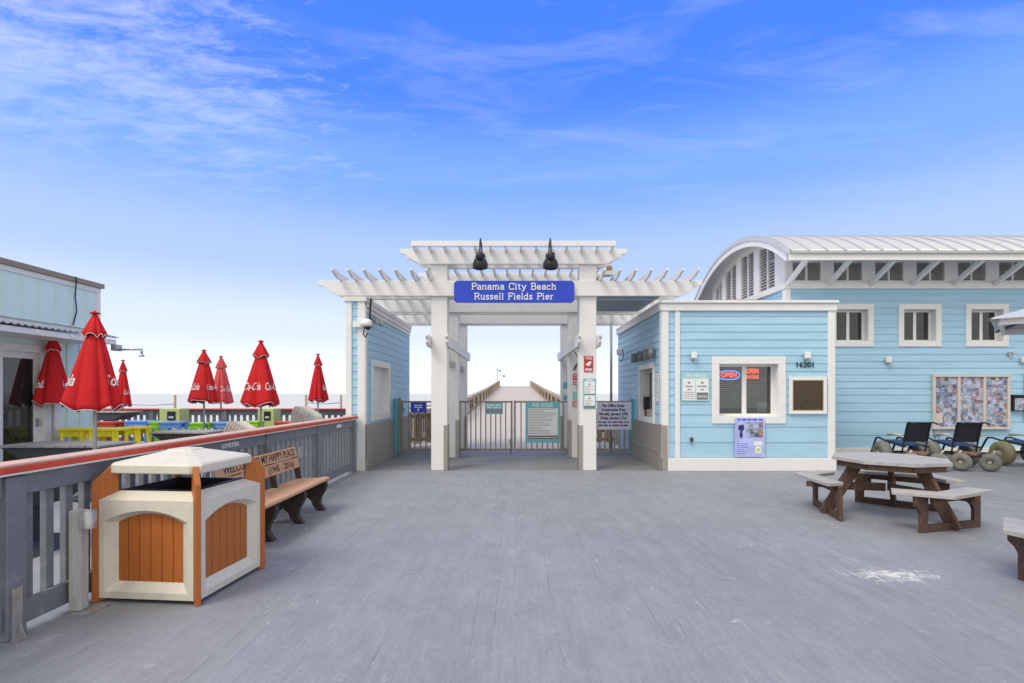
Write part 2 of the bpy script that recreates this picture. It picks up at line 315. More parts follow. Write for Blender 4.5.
# ------------------------------------------------------------------ mesh builder
Z = Vector((0, 0, 1))
class MB:
    def __init__(s): s.v = []; s.f = []; s.sm = []; s.mi = []; s.cur = 0
    def face(s, idx, smooth=False): s.f.append(idx); s.sm.append(smooth); s.mi.append(s.cur)
    def box(s, x0, x1, y0, y1, z0, z1):
        b = len(s.v)
        s.v += [Vector(p) for p in ((x0, y0, z0), (x1, y0, z0), (x1, y1, z0), (x0, y1, z0), (x0, y0, z1), (x1, y0, z1), (x1, y1, z1), (x0, y1, z1))]
        for q in ((0, 3, 2, 1), (4, 5, 6, 7), (0, 1, 5, 4), (1, 2, 6, 5), (2, 3, 7, 6), (3, 0, 4, 7)): s.face([b+i for i in q])
        return s
    def bar(s, a, c, w, h, up=Z, taper=1):
        """rectangular bar from a to c, w across, h along 'up'"""
        a = Vector(a); c = Vector(c); d = (c-a).normalized(); up = Vector(up)
        side = d.cross(up)
        if side.length < 1e-5: side = d.cross(Vector((1, 0, 0)))
        side.normalize(); u = side.cross(d).normalized(); b = len(s.v)
        for p, k in ((a, 1), (c, taper)):
            for i, j in ((-1, -1), (1, -1), (1, 1), (-1, 1)): s.v.append(p+side*(w/2*i*k)+u*(h/2*j*k))
        for q in ((0, 1, 2, 3), (7, 6, 5, 4), (0, 4, 5, 1), (1, 5, 6, 2), (2, 6, 7, 3), (3, 7, 4, 0)): s.face([b+i for i in q])
        return s
    def prism(s, pts, d, smooth=False):
        """planar polygon pts extruded by vector d"""
        d = Vector(d); b = len(s.v); n = len(pts)
        s.v += [Vector(p) for p in pts]; s.v += [Vector(p)+d for p in pts]
        s.face(list(range(b, b+n))[::-1]); s.face(list(range(b+n, b+2*n)))
        for i in range(n): j = (i+1) % n; s.face([b+i, b+j, b+n+j, b+n+i], smooth)
        return s
    def tube(s, pts, r, n=10, closed=False, cap=True):
        pts = [Vector(p) for p in pts]; b = len(s.v); m = len(pts); prev = None
        rs = r if isinstance(r, (list, tuple)) else [r]*m
        for i, p in enumerate(pts):
            if closed: d = pts[(i+1) % m]-pts[i-1]
            else: d = pts[min(i+1, m-1)]-pts[max(i-1, 0)]
            d.normalize()
            if prev is None: a = d.orthogonal().normalized()
            else: a = (prev-d*prev.dot(d)); a = a.normalized() if a.length > 1e-5 else d.orthogonal().normalized()
            prev = a; c = d.cross(a)
            for k in range(n):
                t = 2*math.pi*k/n; s.v.append(p+a*(math.cos(t)*rs[i])+c*(math.sin(t)*rs[i]))
        for i in range(m if closed else m-1):
            i2 = (i+1) % m
            for k in range(n):
                k2 = (k+1) % n; s.face([b+i*n+k, b+i*n+k2, b+i2*n+k2, b+i2*n+k], True)
        if cap and not closed:
            s.face([b+k for k in range(n)][::-1]); s.face([b+(m-1)*n+k for k in range(n)])
        return s
    def lathe(s, prof, c=(0, 0, 0), axis=Z, n=20, cap=True):
        axis = Vector(axis).normalized(); a = axis.orthogonal().normalized(); e = axis.cross(a); c = Vector(c); b = len(s.v)
        for r, h in prof:
            for k in range(n):
                t = 2*math.pi*k/n; s.v.append(c+axis*h+a*(math.cos(t)*r)+e*(math.sin(t)*r))
        m = len(prof)
        for i in range(m-1):
            for k in range(n):
                k2 = (k+1) % n; s.face([b+i*n+k, b+i*n+k2, b+(i+1)*n+k2, b+(i+1)*n+k], True)
        if cap: s.face([b+k for k in range(n)][::-1]); s.face([b+(m-1)*n+k for k in range(n)])
        return s
    def quad(s, a, b_, c, d):
        b = len(s.v); s.v += [Vector(a), Vector(b_), Vector(c), Vector(d)]; s.face([b, b+1, b+2, b+3]); return s
    def build(s, name, m, parent=None, origin=None, bevel=0):
        off = Vector(origin) if origin else Vector((0, 0, 0))
        o = parent
        while o is not None: off += o.location; o = o.parent
        me = bpy.data.meshes.new(name); me.from_pydata([tuple(v-off) for v in s.v], [], s.f)
        ms = m if isinstance(m, (list, tuple)) else [m]
        for q in ms: me.materials.append(M[q] if isinstance(q, str) else q)
        me.polygons.foreach_set('use_smooth', s.sm); me.polygons.foreach_set('material_index', s.mi); me.update()
        ob = bpy.data.objects.new(name, me); col.objects.link(ob)
        if origin: ob.location = origin
        if parent is not None: ob.parent = parent
        if bevel:
            bv = ob.modifiers.new('edge', 'BEVEL'); bv.width = bevel; bv.segments = 1; bv.limit_method = 'ANGLE'; bv.angle_limit = R(50); bv.harden_normals = False
        return ob
def tag(o, label, cat, group=None):
    o['label'] = label; o['category'] = cat
    if group: o['group'] = group
    return o
def thing(name, label, cat, loc=(0, 0, 0), group=None):
    o = bpy.data.objects.new(name, None); col.objects.link(o); o.location = loc; o.empty_display_size = .2
    return tag(o, label, cat, group)
def struct(name, mb, m, kind='structure', **k):
    o = mb.build(name, m, **k); o['kind'] = kind; return o
def kids(o): return [c for c in bpy.data.objects if c.parent == o]
def dup(o, loc=None, rz=None, label=None, parent=None, top=True):
    c = o.copy(); col.objects.link(c); c.parent = parent
    if top:
        if loc is not None: c.location = loc
        if rz is not None: c.rotation_euler = (0, 0, rz)
        if label: c['label'] = label
    for ch in kids(o): dup(ch, parent=c, top=False)
    return c
class Fr:
    """a wall face: o + u*U + z*Z + d*n"""
    def __init__(s, o, u, n): s.o = Vector(o); s.u = Vector(u); s.n = Vector(n)
    def p(s, u, z, d=0): return s.o+s.u*u+Z*z+s.n*d
    def box(s, mb, u0, u1, z0, z1, d0, d1):
        b = len(mb.v)
        for (u, z, d) in ((u0, z0, d0), (u1, z0, d0), (u1, z0, d1), (u0, z0, d1), (u0, z1, d0), (u1, z1, d0), (u1, z1, d1), (u0, z1, d1)): mb.v.append(s.p(u, z, d))
        for q in ((0, 3, 2, 1), (4, 5, 6, 7), (0, 1, 5, 4), (1, 2, 6, 5), (2, 3, 7, 6), (3, 0, 4, 7)): mb.face([b+i for i in q])
    def siding(s, mb, u0, u1, zs, ops=(), lip=.012):
        for z0, z1 in zip(zs, zs[1:]):
            cuts = sorted({z0, z1, *[q for o in ops for q in (o[2], o[3]) if z0 < q < z1]})
            for a, b in zip(cuts, cuts[1:]):
                sp = [(u0, u1)]
                for o in ops:
                    if o[2] < (a+b)/2 < o[3]:
                        ns = []
                        for p, q in sp:
                            if o[1] <= p or o[0] >= q: ns.append((p, q)); continue
                            if o[0] > p: ns.append((p, o[0]))
                            if o[1] < q: ns.append((o[1], q))
                        sp = ns
                da = .003+lip*(z1-a)/(z1-z0); db = .003+lip*(z1-b)/(z1-z0)
                for p, q in sp:
                    mb.quad(s.p(p, a, da), s.p(q, a, da), s.p(q, b, db), s.p(p, b, db))
                    if a == z0: mb.quad(s.p(p, a, -.003), s.p(q, a, -.003), s.p(q, a, da), s.p(p, a, da))
def text_into(mb, s, size, F, u, z, d, align='CENTER', thick=.0, shear=0, fit=None, ext=.0015, map_fn=None, bold=0):
    cu = bpy.data.curves.new('t', 'FONT'); cu.body = s; cu.size = size; cu.align_x = align; cu.align_y = 'CENTER'; cu.shear = shear
    cu.extrude = ext; cu.resolution_u = 2; cu.offset = bold
    to = bpy.data.objects.new('t', cu); col.objects.link(to)
    dg = bpy.context.evaluated_depsgraph_get(); dg.update()
    me = bpy.data.meshes.new_from_object(to.evaluated_get(dg))
    sx = 1
    if fit and len(me.vertices):
        w = max(v.co.x for v in me.vertices)-min(v.co.x for v in me.vertices); sx = fit/w
    if map_fn:
        import bmesh
        bm_ = bmesh.new(); bm_.from_mesh(me); bmesh.ops.triangulate(bm_, faces=bm_.faces[:])
        for _ in range(2):
            es = [e for e in bm_.edges if e.calc_length()*max(sx, 1) > .018]
            if es: bmesh.ops.subdivide_edges(bm_, edges=es, cuts=1, use_grid_fill=False); bmesh.ops.triangulate(bm_, faces=[f for f in bm_.faces if len(f.verts) > 3])
        bm_.to_mesh(me); bm_.free()
    b = len(mb.v)
    for v in me.vertices:
        if map_fn: mb.v.append(map_fn(v.co.x*sx, v.co.y, v.co.z))
        else: mb.v.append(F.p(u+v.co.x*sx, z+v.co.y, d+v.co.z))
    for p in me.polygons: mb.face([b+i for i in p.vertices])
    bpy.data.objects.remove(to); bpy.data.curves.remove(cu); bpy.data.meshes.remove(me)
def word_bars(mb, F, u0, u1, z, h, d, seed=0, ragged=True):
    """a line of tiny print, word by word"""
    rr = random.Random(seed); u = u0
    end = u0+(u1-u0)*(rr.uniform(.45, 1) if ragged else 1)
    while u < end:
        w = rr.uniform(1.2, 5)*h
        F.box(mb, u, min(u+w, end), z-h/2, z+h/2, d, d+.001); u += w+h*.7

FRONT = lambda y, x=0: Fr((x, y, 0), (1, 0, 0), (0, -1, 0))

# ------------------------------------------------------------------ setting
mb = MB(); mb.box(-3.36, 26, -8, 10.5, -.2, 0); struct('boardwalk_deck', mb, 'deck')
mb = MB(); mb.box(-16, -3.364, -8, 16.2, -.2, -.004); struct('patio_deck', mb, 'patio')
mb = MB(); mb.box(-3.36, 6.5, 10.504, 14.8, -.2, -.006); struct('entry_floor', mb, 'slab')
mb = MB(); mb.box(6.504, 26, 10.504, 17.6, -.2, -.002); struct('boardwalk_side_deck', mb, 'deck')
mb = MB()
W = 3.3
prof = [(14.804, -.012), (30, -.012), (60, 1.1), (108, 3.15), (240, 3.2), (330, 3.2)]
b = 0
for y, z in prof: mb.v += [Vector((-W-.1, y, z)), Vector((W+.1, y, z)), Vector((W+.1, y, z-.35)), Vector((-W-.1, y, z-.35))]
for i in range(len(prof)-1):
    for k in range(4): mb.face([i*4+k, i*4+(k+1) % 4, i*4+4+(k+1) % 4, i*4+4+k])
mb.face([0, 3, 2, 1]); struct('pier_deck', mb, 'pierdeck')
mb = MB(); mb.quad((-400, -200, -4.5), (400, -200, -4.5), (400, 120, -4.9), (-400, 120, -4.9)); struct('beach_sand', mb, 'sand')
mb = MB(); mb.quad((-30000, 90, -4.85), (30000, 90, -4.85), (30000, 40000, -4.85), (-30000, 40000, -4.85)); struct('sea', mb, 'sea')

# ------------------------------------------------------------------ wood posts under the pier are a part of the pier railing things below
def pier_z(y):
    for (a, za), (c, zc_) in zip(prof, prof[1:]):
        if a <= y <= c: return za+(zc_-za)*(y-a)/(c-a)
    return prof[-1][1]
def pier_rail(side, label):
    t = thing('pier_railing', label, 'railing', (side*W, 16, 0), 'railings along the pier')
    ys = [16+4.8*i for i in range(20)]
    for i, y in enumerate(ys):
        z = pier_z(y); m = MB(); m.box(side*W-side*.11-.06, side*W-side*.11+.06, y-.09, y+.09, z-.3, z+1.1); m.build('post', 'tan', t)
    m = MB()
    for a, c in zip(ys, ys[1:]):
        za, zc_ = pier_z(a), pier_z(c)
        for h, hh in ((.95, .16), (.10, .16)): m.bar((side*(W-.09), a, za+h), (side*(W-.09), c, zc_+h), .04, hh)
    m.build('rail_board', 'pierwood', t)
    m = MB()
    for a, c in zip(ys, ys[1:]):
        m.bar((side*W, a, pier_z(a)+1.13), (side*W, c, pier_z(c)+1.13), .24, .045)
    m.build('cap', 'tan', t)
    m = MB(); y = 16.2
    while y < ys[-1]:
        z = pier_z(y); m.box(side*(W+.02)-.02, side*(W+.02)+.02, y-.045, y+.045, z+.1, z+1.0); y += .34
    o = m.build('balusters', 'brown', t); o['kind'] = 'stuff'
pier_rail(-1, 'brown wooden railing on the left side of the long pier beyond the gate')
pier_rail(1, 'brown wooden railing on the right side of the long pier beyond the gate')
# lamp mast at the crest, seen over the left rail
t = thing('lamp_mast', 'thin tall mast with two small lamps above the left pier railing', 'mast', (-3.4, 98, pier_z(98)))
m = MB(); m.tube([(-3.4, 98, 2.6), (-3.4, 98, 6.6)], .06, 6); m.build('pole', 'dgrey', t)
for x, z in ((-2.9, 5.9), (-2.1, 4.9)):
    m = MB(); m.lathe([(.02, .2), (.22, .1), (.25, -.1), (.05, -.15)], (x, 98, z), n=8); m.tube([(-3.4, 98, z+.2), (x, 98, z+.15)], .03, 5); m.build('lamp', 'dgrey', t)
# low wooden screens on either side of the pier start
def wood_screen(x0, x1, label, light):
    t = thing('slat_screen', label, 'fence', ((x0+x1)/2, 15.3, 0), 'wood screens beside the pier start')
    m = MB(); n = int((x1-x0)/.27)
    for i in range(n):
        x = x0+.08+i*(x1-x0-.1)/n; m.box(x, x+.15, 15.28, 15.32, .12, .96)
    m.build('slats', 'pierwood' if not light else 'tan', t)
    m = MB(); m.box(x0, x1, 15.325, 15.36, .85, .93); m.box(x0, x1, 15.325, 15.36, .16, .25); m.build('rail_board', 'pierwood', t)
    m = MB(); m.box(x0, x1, 15.22, 15.38, .965, 1.0); m.build('cap', 'tan', t)
wood_screen(-3.3, -2.05, 'dark brown slat screen behind the left side gate', False)
wood_screen(2.1, 3.0, 'low brown slat screen behind the right side gate', False)
t = thing('yellow_bench', 'small yellow and brown wooden bench behind the notice on the right side gate', 'bench', (3.4, 19, 0))
m = MB(); m.box(3.1, 4.3, 18.8, 19.2, .42, .47); m.build('seat', 'tan', t)
m = MB(); m.box(3.1, 4.3, 19.22, 19.26, .55, .85); m.build('backrest', 'palelime', t)
for x in (3.2, 4.15): m = MB(); m.box(x, x+.07, 18.85, 19.2, 0, .42); m.build('leg', 'brown', t)

# ------------------------------------------------------------------ pergola
PX = [(-1.72, -1.39), (1.32, 1.67)]
PY = [10.5, 12.58, 14.66]
t = thing('pergola', 'white two-tier wooden pergola with six posts over the pier gate', 'pergola', (0, 10.5, 0))
for y in PY:
    for i, (a, c) in enumerate(PX):
        m = MB(); m.box(a, c, y, y+.33, 0, 4.5)
        po = m.build('post', 'white', t, bevel=.008)
        m = MB()
        g0, g1 = (c-.075, c+.006) if i == 0 else (a-.006, a+.075)
        m.box(g0, g1, y-.006, y+.30, .004, .93); m.build('corner_guard', 'steel', po)
def shaped_beam(mb, x0, x1, y0, y1, z0, z1, cut=.42):
    h = z1-z0
    pts = [(x0, z1), (x0, z1-.3*h), (x0+.10, z1-.36*h), (x0+.16, z1-.5*h), (x0+.27, z1-.78*h), (x0+cut, z0), (x1-cut, z0), (x1-.27, z1-.78*h), (x1-.16, z1-.5*h), (x1-.10, z1-.36*h), (x1, z1-.3*h), (x1, z1)]
    mb.prism([(x, y0, z) for x, z in pts], (0, y1-y0, 0))
for y in PY:
    m = MB(); shaped_beam(m, -4.02, 3.82, y-.065, y-.003, 3.57, 3.88); m.build('lower_beam', 'white', t, bevel=.006)
    m = MB(); shaped_beam(m, -3.98, 3.78, y+.333, y+.395, 3.57, 3.88); m.build('lower_beam', 'white', t, bevel=.006)
    m = MB(); shaped_beam(m, -2.34, 2.28, y-.064, y-.003, 4.22, 4.53); m.build('upper_beam', 'white', t, bevel=.006)
    m = MB(); shaped_beam(m, -2.30, 2.24, y+.333, y+.393, 4.22, 4.53); m.build('upper_beam', 'white', t, bevel=.006)
def rafter(x, y0, y1, z0, z1, w=.045):
    h = z1-z0; m = MB()
    pts = [(y0, z1), (y0, z1-.35*h), (y0+.12, z1-.5*h), (y0+.22, z1-.85*h), (y0+.34, z0), (y1-.34, z0), (y1-.22, z1-.85*h), (y1-.12, z1-.5*h), (y1, z1-.35*h), (y1, z1)]
    m.prism([(x-w/2, y, z) for y, z in pts], (w, 0, 0)); return m
for i in range(7):
    rafter(-3.55+.305*i, 9.92, 15.5, 3.884, 4.01).build('lower_rafter', 'white', t)
for i in range(7):
    rafter(1.74+.305*i, 9.92, 15.5, 3.884, 4.01).build('lower_rafter', 'white', t)
for i in range(14):
    x = -2.02+.305*i; m = MB(); m.box(x-.02, x+.02, 10.19, 15.4, 4.455, 4.598); m.build('upper_rafter', 'white', t)
m = MB(); m.box(-2.06, 2.0, 10.14, 10.186, 4.50, 4.605); m.build('fascia_board', 'white', t, bevel=.004)
m = MB(); m.box(-2.06, 2.0, 15.404, 15.45, 4.50, 4.605); m.build('fascia_board', 'white', t, bevel=.004)
# side ties that clasp the posts
for s, (a, c) in zip((-1, 1), PX):
    for x0, x1 in ((a-.062, a-.003), (c+.003, c+.062)):
        h0, h1 = 2.53, 2.76
        pts = [(10.16, h1), (10.16, h1-.05), (10.22, h1-.09), (10.22, h1-.15), (10.32, h0), (15.1, h0), (15.22, h1-.15), (15.28, h1-.05), (15.28, h1)]
        m = MB(); m.prism([(x0, y, z) for y, z in pts], (x1-x0, 0, 0)); m.build('side_tie', 'white', t, bevel=.005)
m = MB(); m.box(1.75, 3.0, 10.60, 12.45, 3.575, 3.60)
m.box(2.36, 2.38, 10.60, 12.45, 3.570, 3.574)
so = m.build('soffit_panel', 'soffit', t)

# big blue name sign with slab letters made of strokes
GL = {
 'P': (.66, [[(.16, 0), (.16, 1)], [(.16, 1), (.48, 1), (.64, .9), (.66, .76), (.64, .6), (.48, .5), (.16, .5)]], [(.16, 0, .17), (.09, 1, .08)]),
 'B': (.72, [[(.16, 0), (.16, 1)], [(.16, 1), (.48, 1), (.62, .9), (.63, .7), (.48, .53), (.16, .53)], [(.48, .53), (.66, .43), (.68, .15), (.52, 0), (.16, 0)]], [(.08, 0, .08), (.08, 1, .08)]),
 'R': (.76, [[(.16, 0), (.16, 1)], [(.16, 1), (.48, 1), (.64, .9), (.64, .62), (.48, .5), (.16, .5)], [(.44, .5), (.66, .05)]], [(.16, 0, .16), (.08, 1, .08), (.72, 0, .1)]),
 'F': (.66, [[(.16, 0), (.16, 1)], [(.16, 1), (.66, 1), (.66, .8)], [(.16, .53), (.5, .53)], [(.5, .63), (.5, .43)]], [(.16, 0, .17), (.08, 1, .08)]),
 'C': (.74, [[(.68, .74), (.68, .86), (.5, 1), (.32, .99), (.14, .82), (.1, .5), (.14, .18), (.32, .01), (.52, 0), (.7, .18)], [(.7, .72), (.7, 1)]], []),
 'a': (.56, [[(.1, .56), (.2, .66), (.4, .66), (.46, .54), (.46, .05)], [(.46, .38), (.22, .38), (.08, .28), (.08, .12), (.2, 0), (.36, .03), (.46, .14)]], [(.52, 0, .08)]),
 'n': (.62, [[(.14, 0), (.14, .66)], [(.14, .5), (.26, .64), (.42, .66), (.5, .52), (.5, 0)]], [(.14, 0, .13), (.08, .66, .07), (.5, 0, .13)]),
 'm': (.92, [[(.14, 0), (.14, .66)], [(.14, .5), (.26, .65), (.38, .65), (.46, .52), (.46, 0)], [(.46, .5), (.58, .65), (.72, .65), (.79, .52), (.79, 0)]], [(.14, 0, .12), (.08, .66, .07), (.46, 0, .11), (.79, 0, .12)]),
 'i': (.32, [[(.16, 0), (.16, .66)], [(.15, .86), (.18, .98)]], [(.16, 0, .14), (.1, .66, .08)]),
 't': (.42, [[(.16, .9), (.16, .12), (.26, 0), (.38, .06)], [(.03, .66), (.36, .66)]], []),
 'y': (.62, [[(.1, .66), (.32, .02)], [(.54, .66), (.26, -.2), (.12, -.26), (.05, -.2)]], [(.1, .66, .1), (.54, .66, .1)]),
 'e': (.56, [[(.1, .36), (.5, .36), (.46, .56), (.3, .66), (.14, .58), (.07, .34), (.14, .08), (.3, 0), (.5, .12)]], []),
 'c': (.54, [[(.48, .48), (.4, .63), (.24, .66), (.1, .54), (.07, .33), (.12, .1), (.28, 0), (.48, .12)]], []),
 'h': (.64, [[(.14, 0), (.14, 1)], [(.14, .5), (.28, .64), (.42, .66), (.5, .52), (.5, 0)]], [(.14, 0, .13), (.08, 1, .07), (.5, 0, .13)]),
 'u': (.64, [[(.14, .66), (.14, .14), (.24, 0), (.38, .02), (.5, .16)], [(.5, .66), (.5, 0)]], [(.08, .66, .07), (.44, .66, .07), (.56, 0, .07)]),
 's': (.48, [[(.4, .5), (.36, .63), (.2, .67), (.08, .56), (.12, .42), (.34, .28), (.42, .14), (.32, .01), (.14, 0), (.05, .14)]], []),
 'l': (.30, [[(.15, 0), (.15, 1)]], [(.15, 0, .14), (.08, 1, .07)]),
 'd': (.62, [[(.48, 0), (.48, 1)], [(.48, .5), (.34, .65), (.2, .65), (.08, .5), (.07, .2), (.2, 0), (.36, .02), (.48, .16)]], [(.42, 1, .07), (.55, 0, .07)]),
 'r': (.48, [[(.14, 0), (.14, .66)], [(.14, .46), (.26, .62), (.4, .64)]], [(.16, 0, .15), (.08, .66, .07)]), ' ': (.40, [], [])}
def slab_text(mb, s, F, uc, z0, h, d, width):
    tot = sum(GL[c][0]+.06 for c in s); k = width/tot; u = uc-width/2; cnt = 0
    for c in s:
        w, strokes, serifs = GL[c]
        for st in strokes:
            for a, e in zip(st, st[1:]):
                cnt += 1; dd = d+.0003*(cnt % 12)
                A = F.p(u+a[0]*k, z0+a[1]*h, dd); E = F.p(u+e[0]*k, z0+e[1]*h, dd)
                dr = (E-A).normalized(); mb.bar(A-dr*.004, E+dr*.004, .003, .145*h, up=F.n.cross(dr))
        for sx, sy, hw in serifs:
            cnt += 1; dd = d+.0003*(cnt % 12)
            mb.bar(F.p(u+(sx-hw)*k, z0+sy*h, dd), F.p(u+(sx+hw)*k, z0+sy*h, dd), .003, .08*h, up=Z)
        u += (w+.06)*k
t = thing('name_sign', 'long royal blue pier name sign with white letters on the pergola front', 'sign', (0, 10.36, 3.42))
F = FRONT(10.42)
x0, x1, z0, z1, q = -1.235, 1.20, 3.42, 3.862, .05
pts = [(x0, z0+q), (x0+q*.5, z0+q*.5), (x0+q, z0), (x1-q, z0), (x1-q*.5, z0+q*.5), (x1, z0+q), (x1, z1-q), (x1-q*.5, z1-q*.5), (x1-q, z1), (x0+q, z1), (x0+q*.5, z1-q*.5), (x0, z1-q)]
m = MB(); m.prism([(x, 10.36, z) for x, z in pts], (0, .04, 0)); m.build('board', 'signblue', t)
m = MB(); m.box(-1.0, -.9, 10.40, 10.43, 3.45, 3.8); m.box(.85, .95, 10.40, 10.43, 3.45, 3.8); m.build('mount', 'dgrey', t)
m = MB(); FS = FRONT(10.359); slab_text(m, 'Panama City Beach', FS, -.02, 3.685, .125, .003, 1.73); slab_text(m, 'Russell Fields Pier', FS, -.02, 3.485, .125, .003, 1.62)
m.build('lettering', 'signwhite', t)

# two gooseneck lamps
def goose(x, label):
    t = thing('gooseneck_lamp', label, 'lamp', (x, 10.42, 4.38), 'lamps over the name sign')
    m = MB(); m.lathe([(.06, 0), (.06, .03), (.02, .04)], (x, 10.425, 4.38), (0, -1, 0), 12); m.build('wall_plate', 'black', t)
    pts = [(x, 10.42, 4.38), (x, 10.25, 4.46), (x, 10.05, 4.55), (x, 9.85, 4.56), (x, 9.72, 4.46), (x, 9.68, 4.25)]
    m = MB(); m.tube(pts, .014, 8); m.build('arm', 'black', t)
    ax = Vector((0, .62, -.78)).normalized(); o = Vector((x, 9.66, 4.20))
    m = MB(); m.lathe([(.035, -.05), (.07, -.03), (.078, .06), (.05, .10)], o, Vector((0, .1, -1)), 16); m.build('socket', 'black', t)
    m = MB(); m.lathe([(.02, .06), (.075, .075), (.12, .12), (.145, .18), (.148, .25), (.143, .25), (.135, .18), (.07, .10)], o, ax, 22, cap=False); m.build('lamp_shade', 'black', t)
    m = MB(); m.lathe([(.02, .12), (.05, .16), (.06, .21), (.04, .245), (.01, .26)], o, ax, 12); m.build('bulb', 'dgrey', t)
    m = MB(); m.tube([(x-.06, 9.66, 4.2), (x-.10, 9.66, 4.12), (x-.06, 9.66, 4.06)], .007, 6); m.build('cable', 'black', t)
goose(-.665, 'left black gooseneck lamp hanging over the blue name sign')
goose(.68, 'right black gooseneck lamp hanging over the blue name sign')
# amber beacon on the lower beam
t = thing('beacon_light', 'small amber beacon on a white box right of the right front pergola post', 'light', (1.95, 10.6, 3.88))
m = MB(); m.box(1.86, 2.04, 10.6, 10.78, 4.035, 4.13); m.build('box', 'white2', t, bevel=.01)
m = MB(); m.lathe([(.06, 0), (.07, .05), (.05, .1), (.01, .12)], (1.97, 10.68, 4.131), n=14); m.build('lens', 'skin_amber', t)

# pergola post fixtures
for y, z, lab in ((12.57, 2.29, 'small square grey light on the second left pergola post'), (14.65, 2.29, 'small square grey light on the third left pergola post')):
    m = MB(); m.box(-1.60, -1.48, y-.04, y, z-.07, z+.07); m.box(-1.575, -1.505, y-.047, y-.04, z-.045, z+.045)
    tag(m.build('post_light', 'galv', origin=(-1.54, y, z), bevel=.006), lab, 'light', 'lights on the pergola posts')

def sign(name, label, F, u0, u1, z0, z1, m='signwhite', th=.012, d=.002, group=None, cat='sign'):
    c = F.p((u0+u1)/2, z0, d); t = thing(name, label, cat, tuple(c), group)
    q = MB(); F.box(q, u0, u1, z0, z1, d, d+th); q.build('panel', m, t, bevel=.002)
    return t, d+th
# signs on the right front post
F = FRONT(10.5)
t, d = sign('warning_sign', 'red sign with a white bird silhouette on the right front pergola post', F, 1.415, 1.60, 2.02, 2.345, 'signred')
m = MB(); text_into(m, 'WIND', .075, F, 1.508, 2.30, d+.002, fit=.14, bold=.002); text_into(m, 'SPEED', .07, F, 1.508, 2.065, d+.002, fit=.145, bold=.002)
bird = [(-.07, .0), (-.02, .03), (.01, .055), (.045, .06), (.07, .045), (.045, .035), (.05, .01), (.02, -.02), (.03, -.05), (.0, -.025), (-.03, -.045), (-.035, -.02)]
m.prism([F.p(1.508+x, 2.18+z, d+.001) for x, z in bird], F.n*.002); m.build('lettering', 'signwhite', t)
t, d = sign('notice_sign', 'teal and white notice under the red bird sign on the front post', F, 1.40, 1.655, 1.27, 1.89, 'teal')
m = MB()
for z0, z1 in ((1.575, 1.83), (1.335, 1.54)): F.box(m, 1.42, 1.635, z0, z1, d, d+.002)
F.box(m, 1.45, 1.60, 1.845, 1.872, d, d+.002); m.build('white_field', 'signwhite', t)
m = MB(); F.box(m, 1.42, 1.635, 1.552, 1.568, d, d+.003); F.box(m, 1.42, 1.635, 1.285, 1.325, d, d+.003)
for z in (1.79, 1.505):
    m.prism([F.p(1.527+.022*math.cos(a), z-.02+.016*math.sin(a), d+.003) for a in [k*.785 for k in range(8)]], F.n*.002)
for i, z in enumerate((1.72, 1.69, 1.66, 1.625, 1.60, 1.44, 1.41, 1.38, 1.36)): word_bars(m, F, 1.44, 1.62, z, .009, d+.002, i)
m.build('print', 'signgrey', t)
# signs on the second right post (front face)
F = FRONT(12.58)
t, d = sign('warning_sign', 'upper red sign on the second right pergola post', F, 1.42, 1.60, 1.80, 2.06, 'signred', group='red signs on the second right post')
m = MB(); [word_bars(m, F, 1.44, 1.585, z, .02, d, i, False) for i, z in enumerate((2.02, 1.975, 1.90, 1.86, 1.83))]; m.build('print', 'signwhite', t)
t, d = sign('teal_notice', 'small teal notice between two red signs on the second right post', F, 1.42, 1.60, 1.42, 1.62, 'teal')
m = MB(); [word_bars(m, F, 1.44, 1.585, z, .014, d, i, False) for i, z in enumerate((1.58, 1.54, 1.50, 1.46))]; m.build('print', 'signwhite', t)
t, d = sign('warning_sign', 'lower red sign on the second right pergola post below the teal notice', F, 1.41, 1.60, 1.245, 1.39, 'signred', group='red signs on the second right post')
m = MB(); [word_bars(m, F, 1.43, 1.585, z, .022, d, i, False) for i, z in enumerate((1.35, 1.31, 1.27))]; m.build('print', 'signwhite', t)
m = MB(); F.box(m, 1.52, 1.62, 1.66, 1.78, .002, .07); m.lathe([(.03, 0), (.03, .03), (.01, .035)], F.p(1.57, 1.72, .07), F.n, 12)
tag(m.build('intercom_box', 'black', origin=tuple(F.p(1.57, 1.66, 0)), bevel=.01), 'small black box under the upper red sign on the second right post', 'box')
m = MB(); m.bar(F.p(1.44, 2.16, .02), F.p(1.60, 2.42, .02), .035, .03, up=F.n); m.tube([F.p(1.44, 2.62, .02), F.p(1.50, 2.55, .03), F.p(1.55, 2.44, .02), F.p(1.58, 2.38, .01)], .008, 6)
tag(m.build('door_closer', 'black', origin=tuple(F.p(1.5, 2.2, 0))), 'black slanted arm with a cable high on the second right post', 'arm')
F = FRONT(14.66)
t, d = sign('teal_notice', 'teal and brown notice on the third right pergola post', F, 1.38, 1.58, 1.40, 1.90, 'teal')
m = MB(); F.box(m, 1.39, 1.57, 1.53, 1.72, d, d+.002); m.build('white_field', 'signwhite', t)

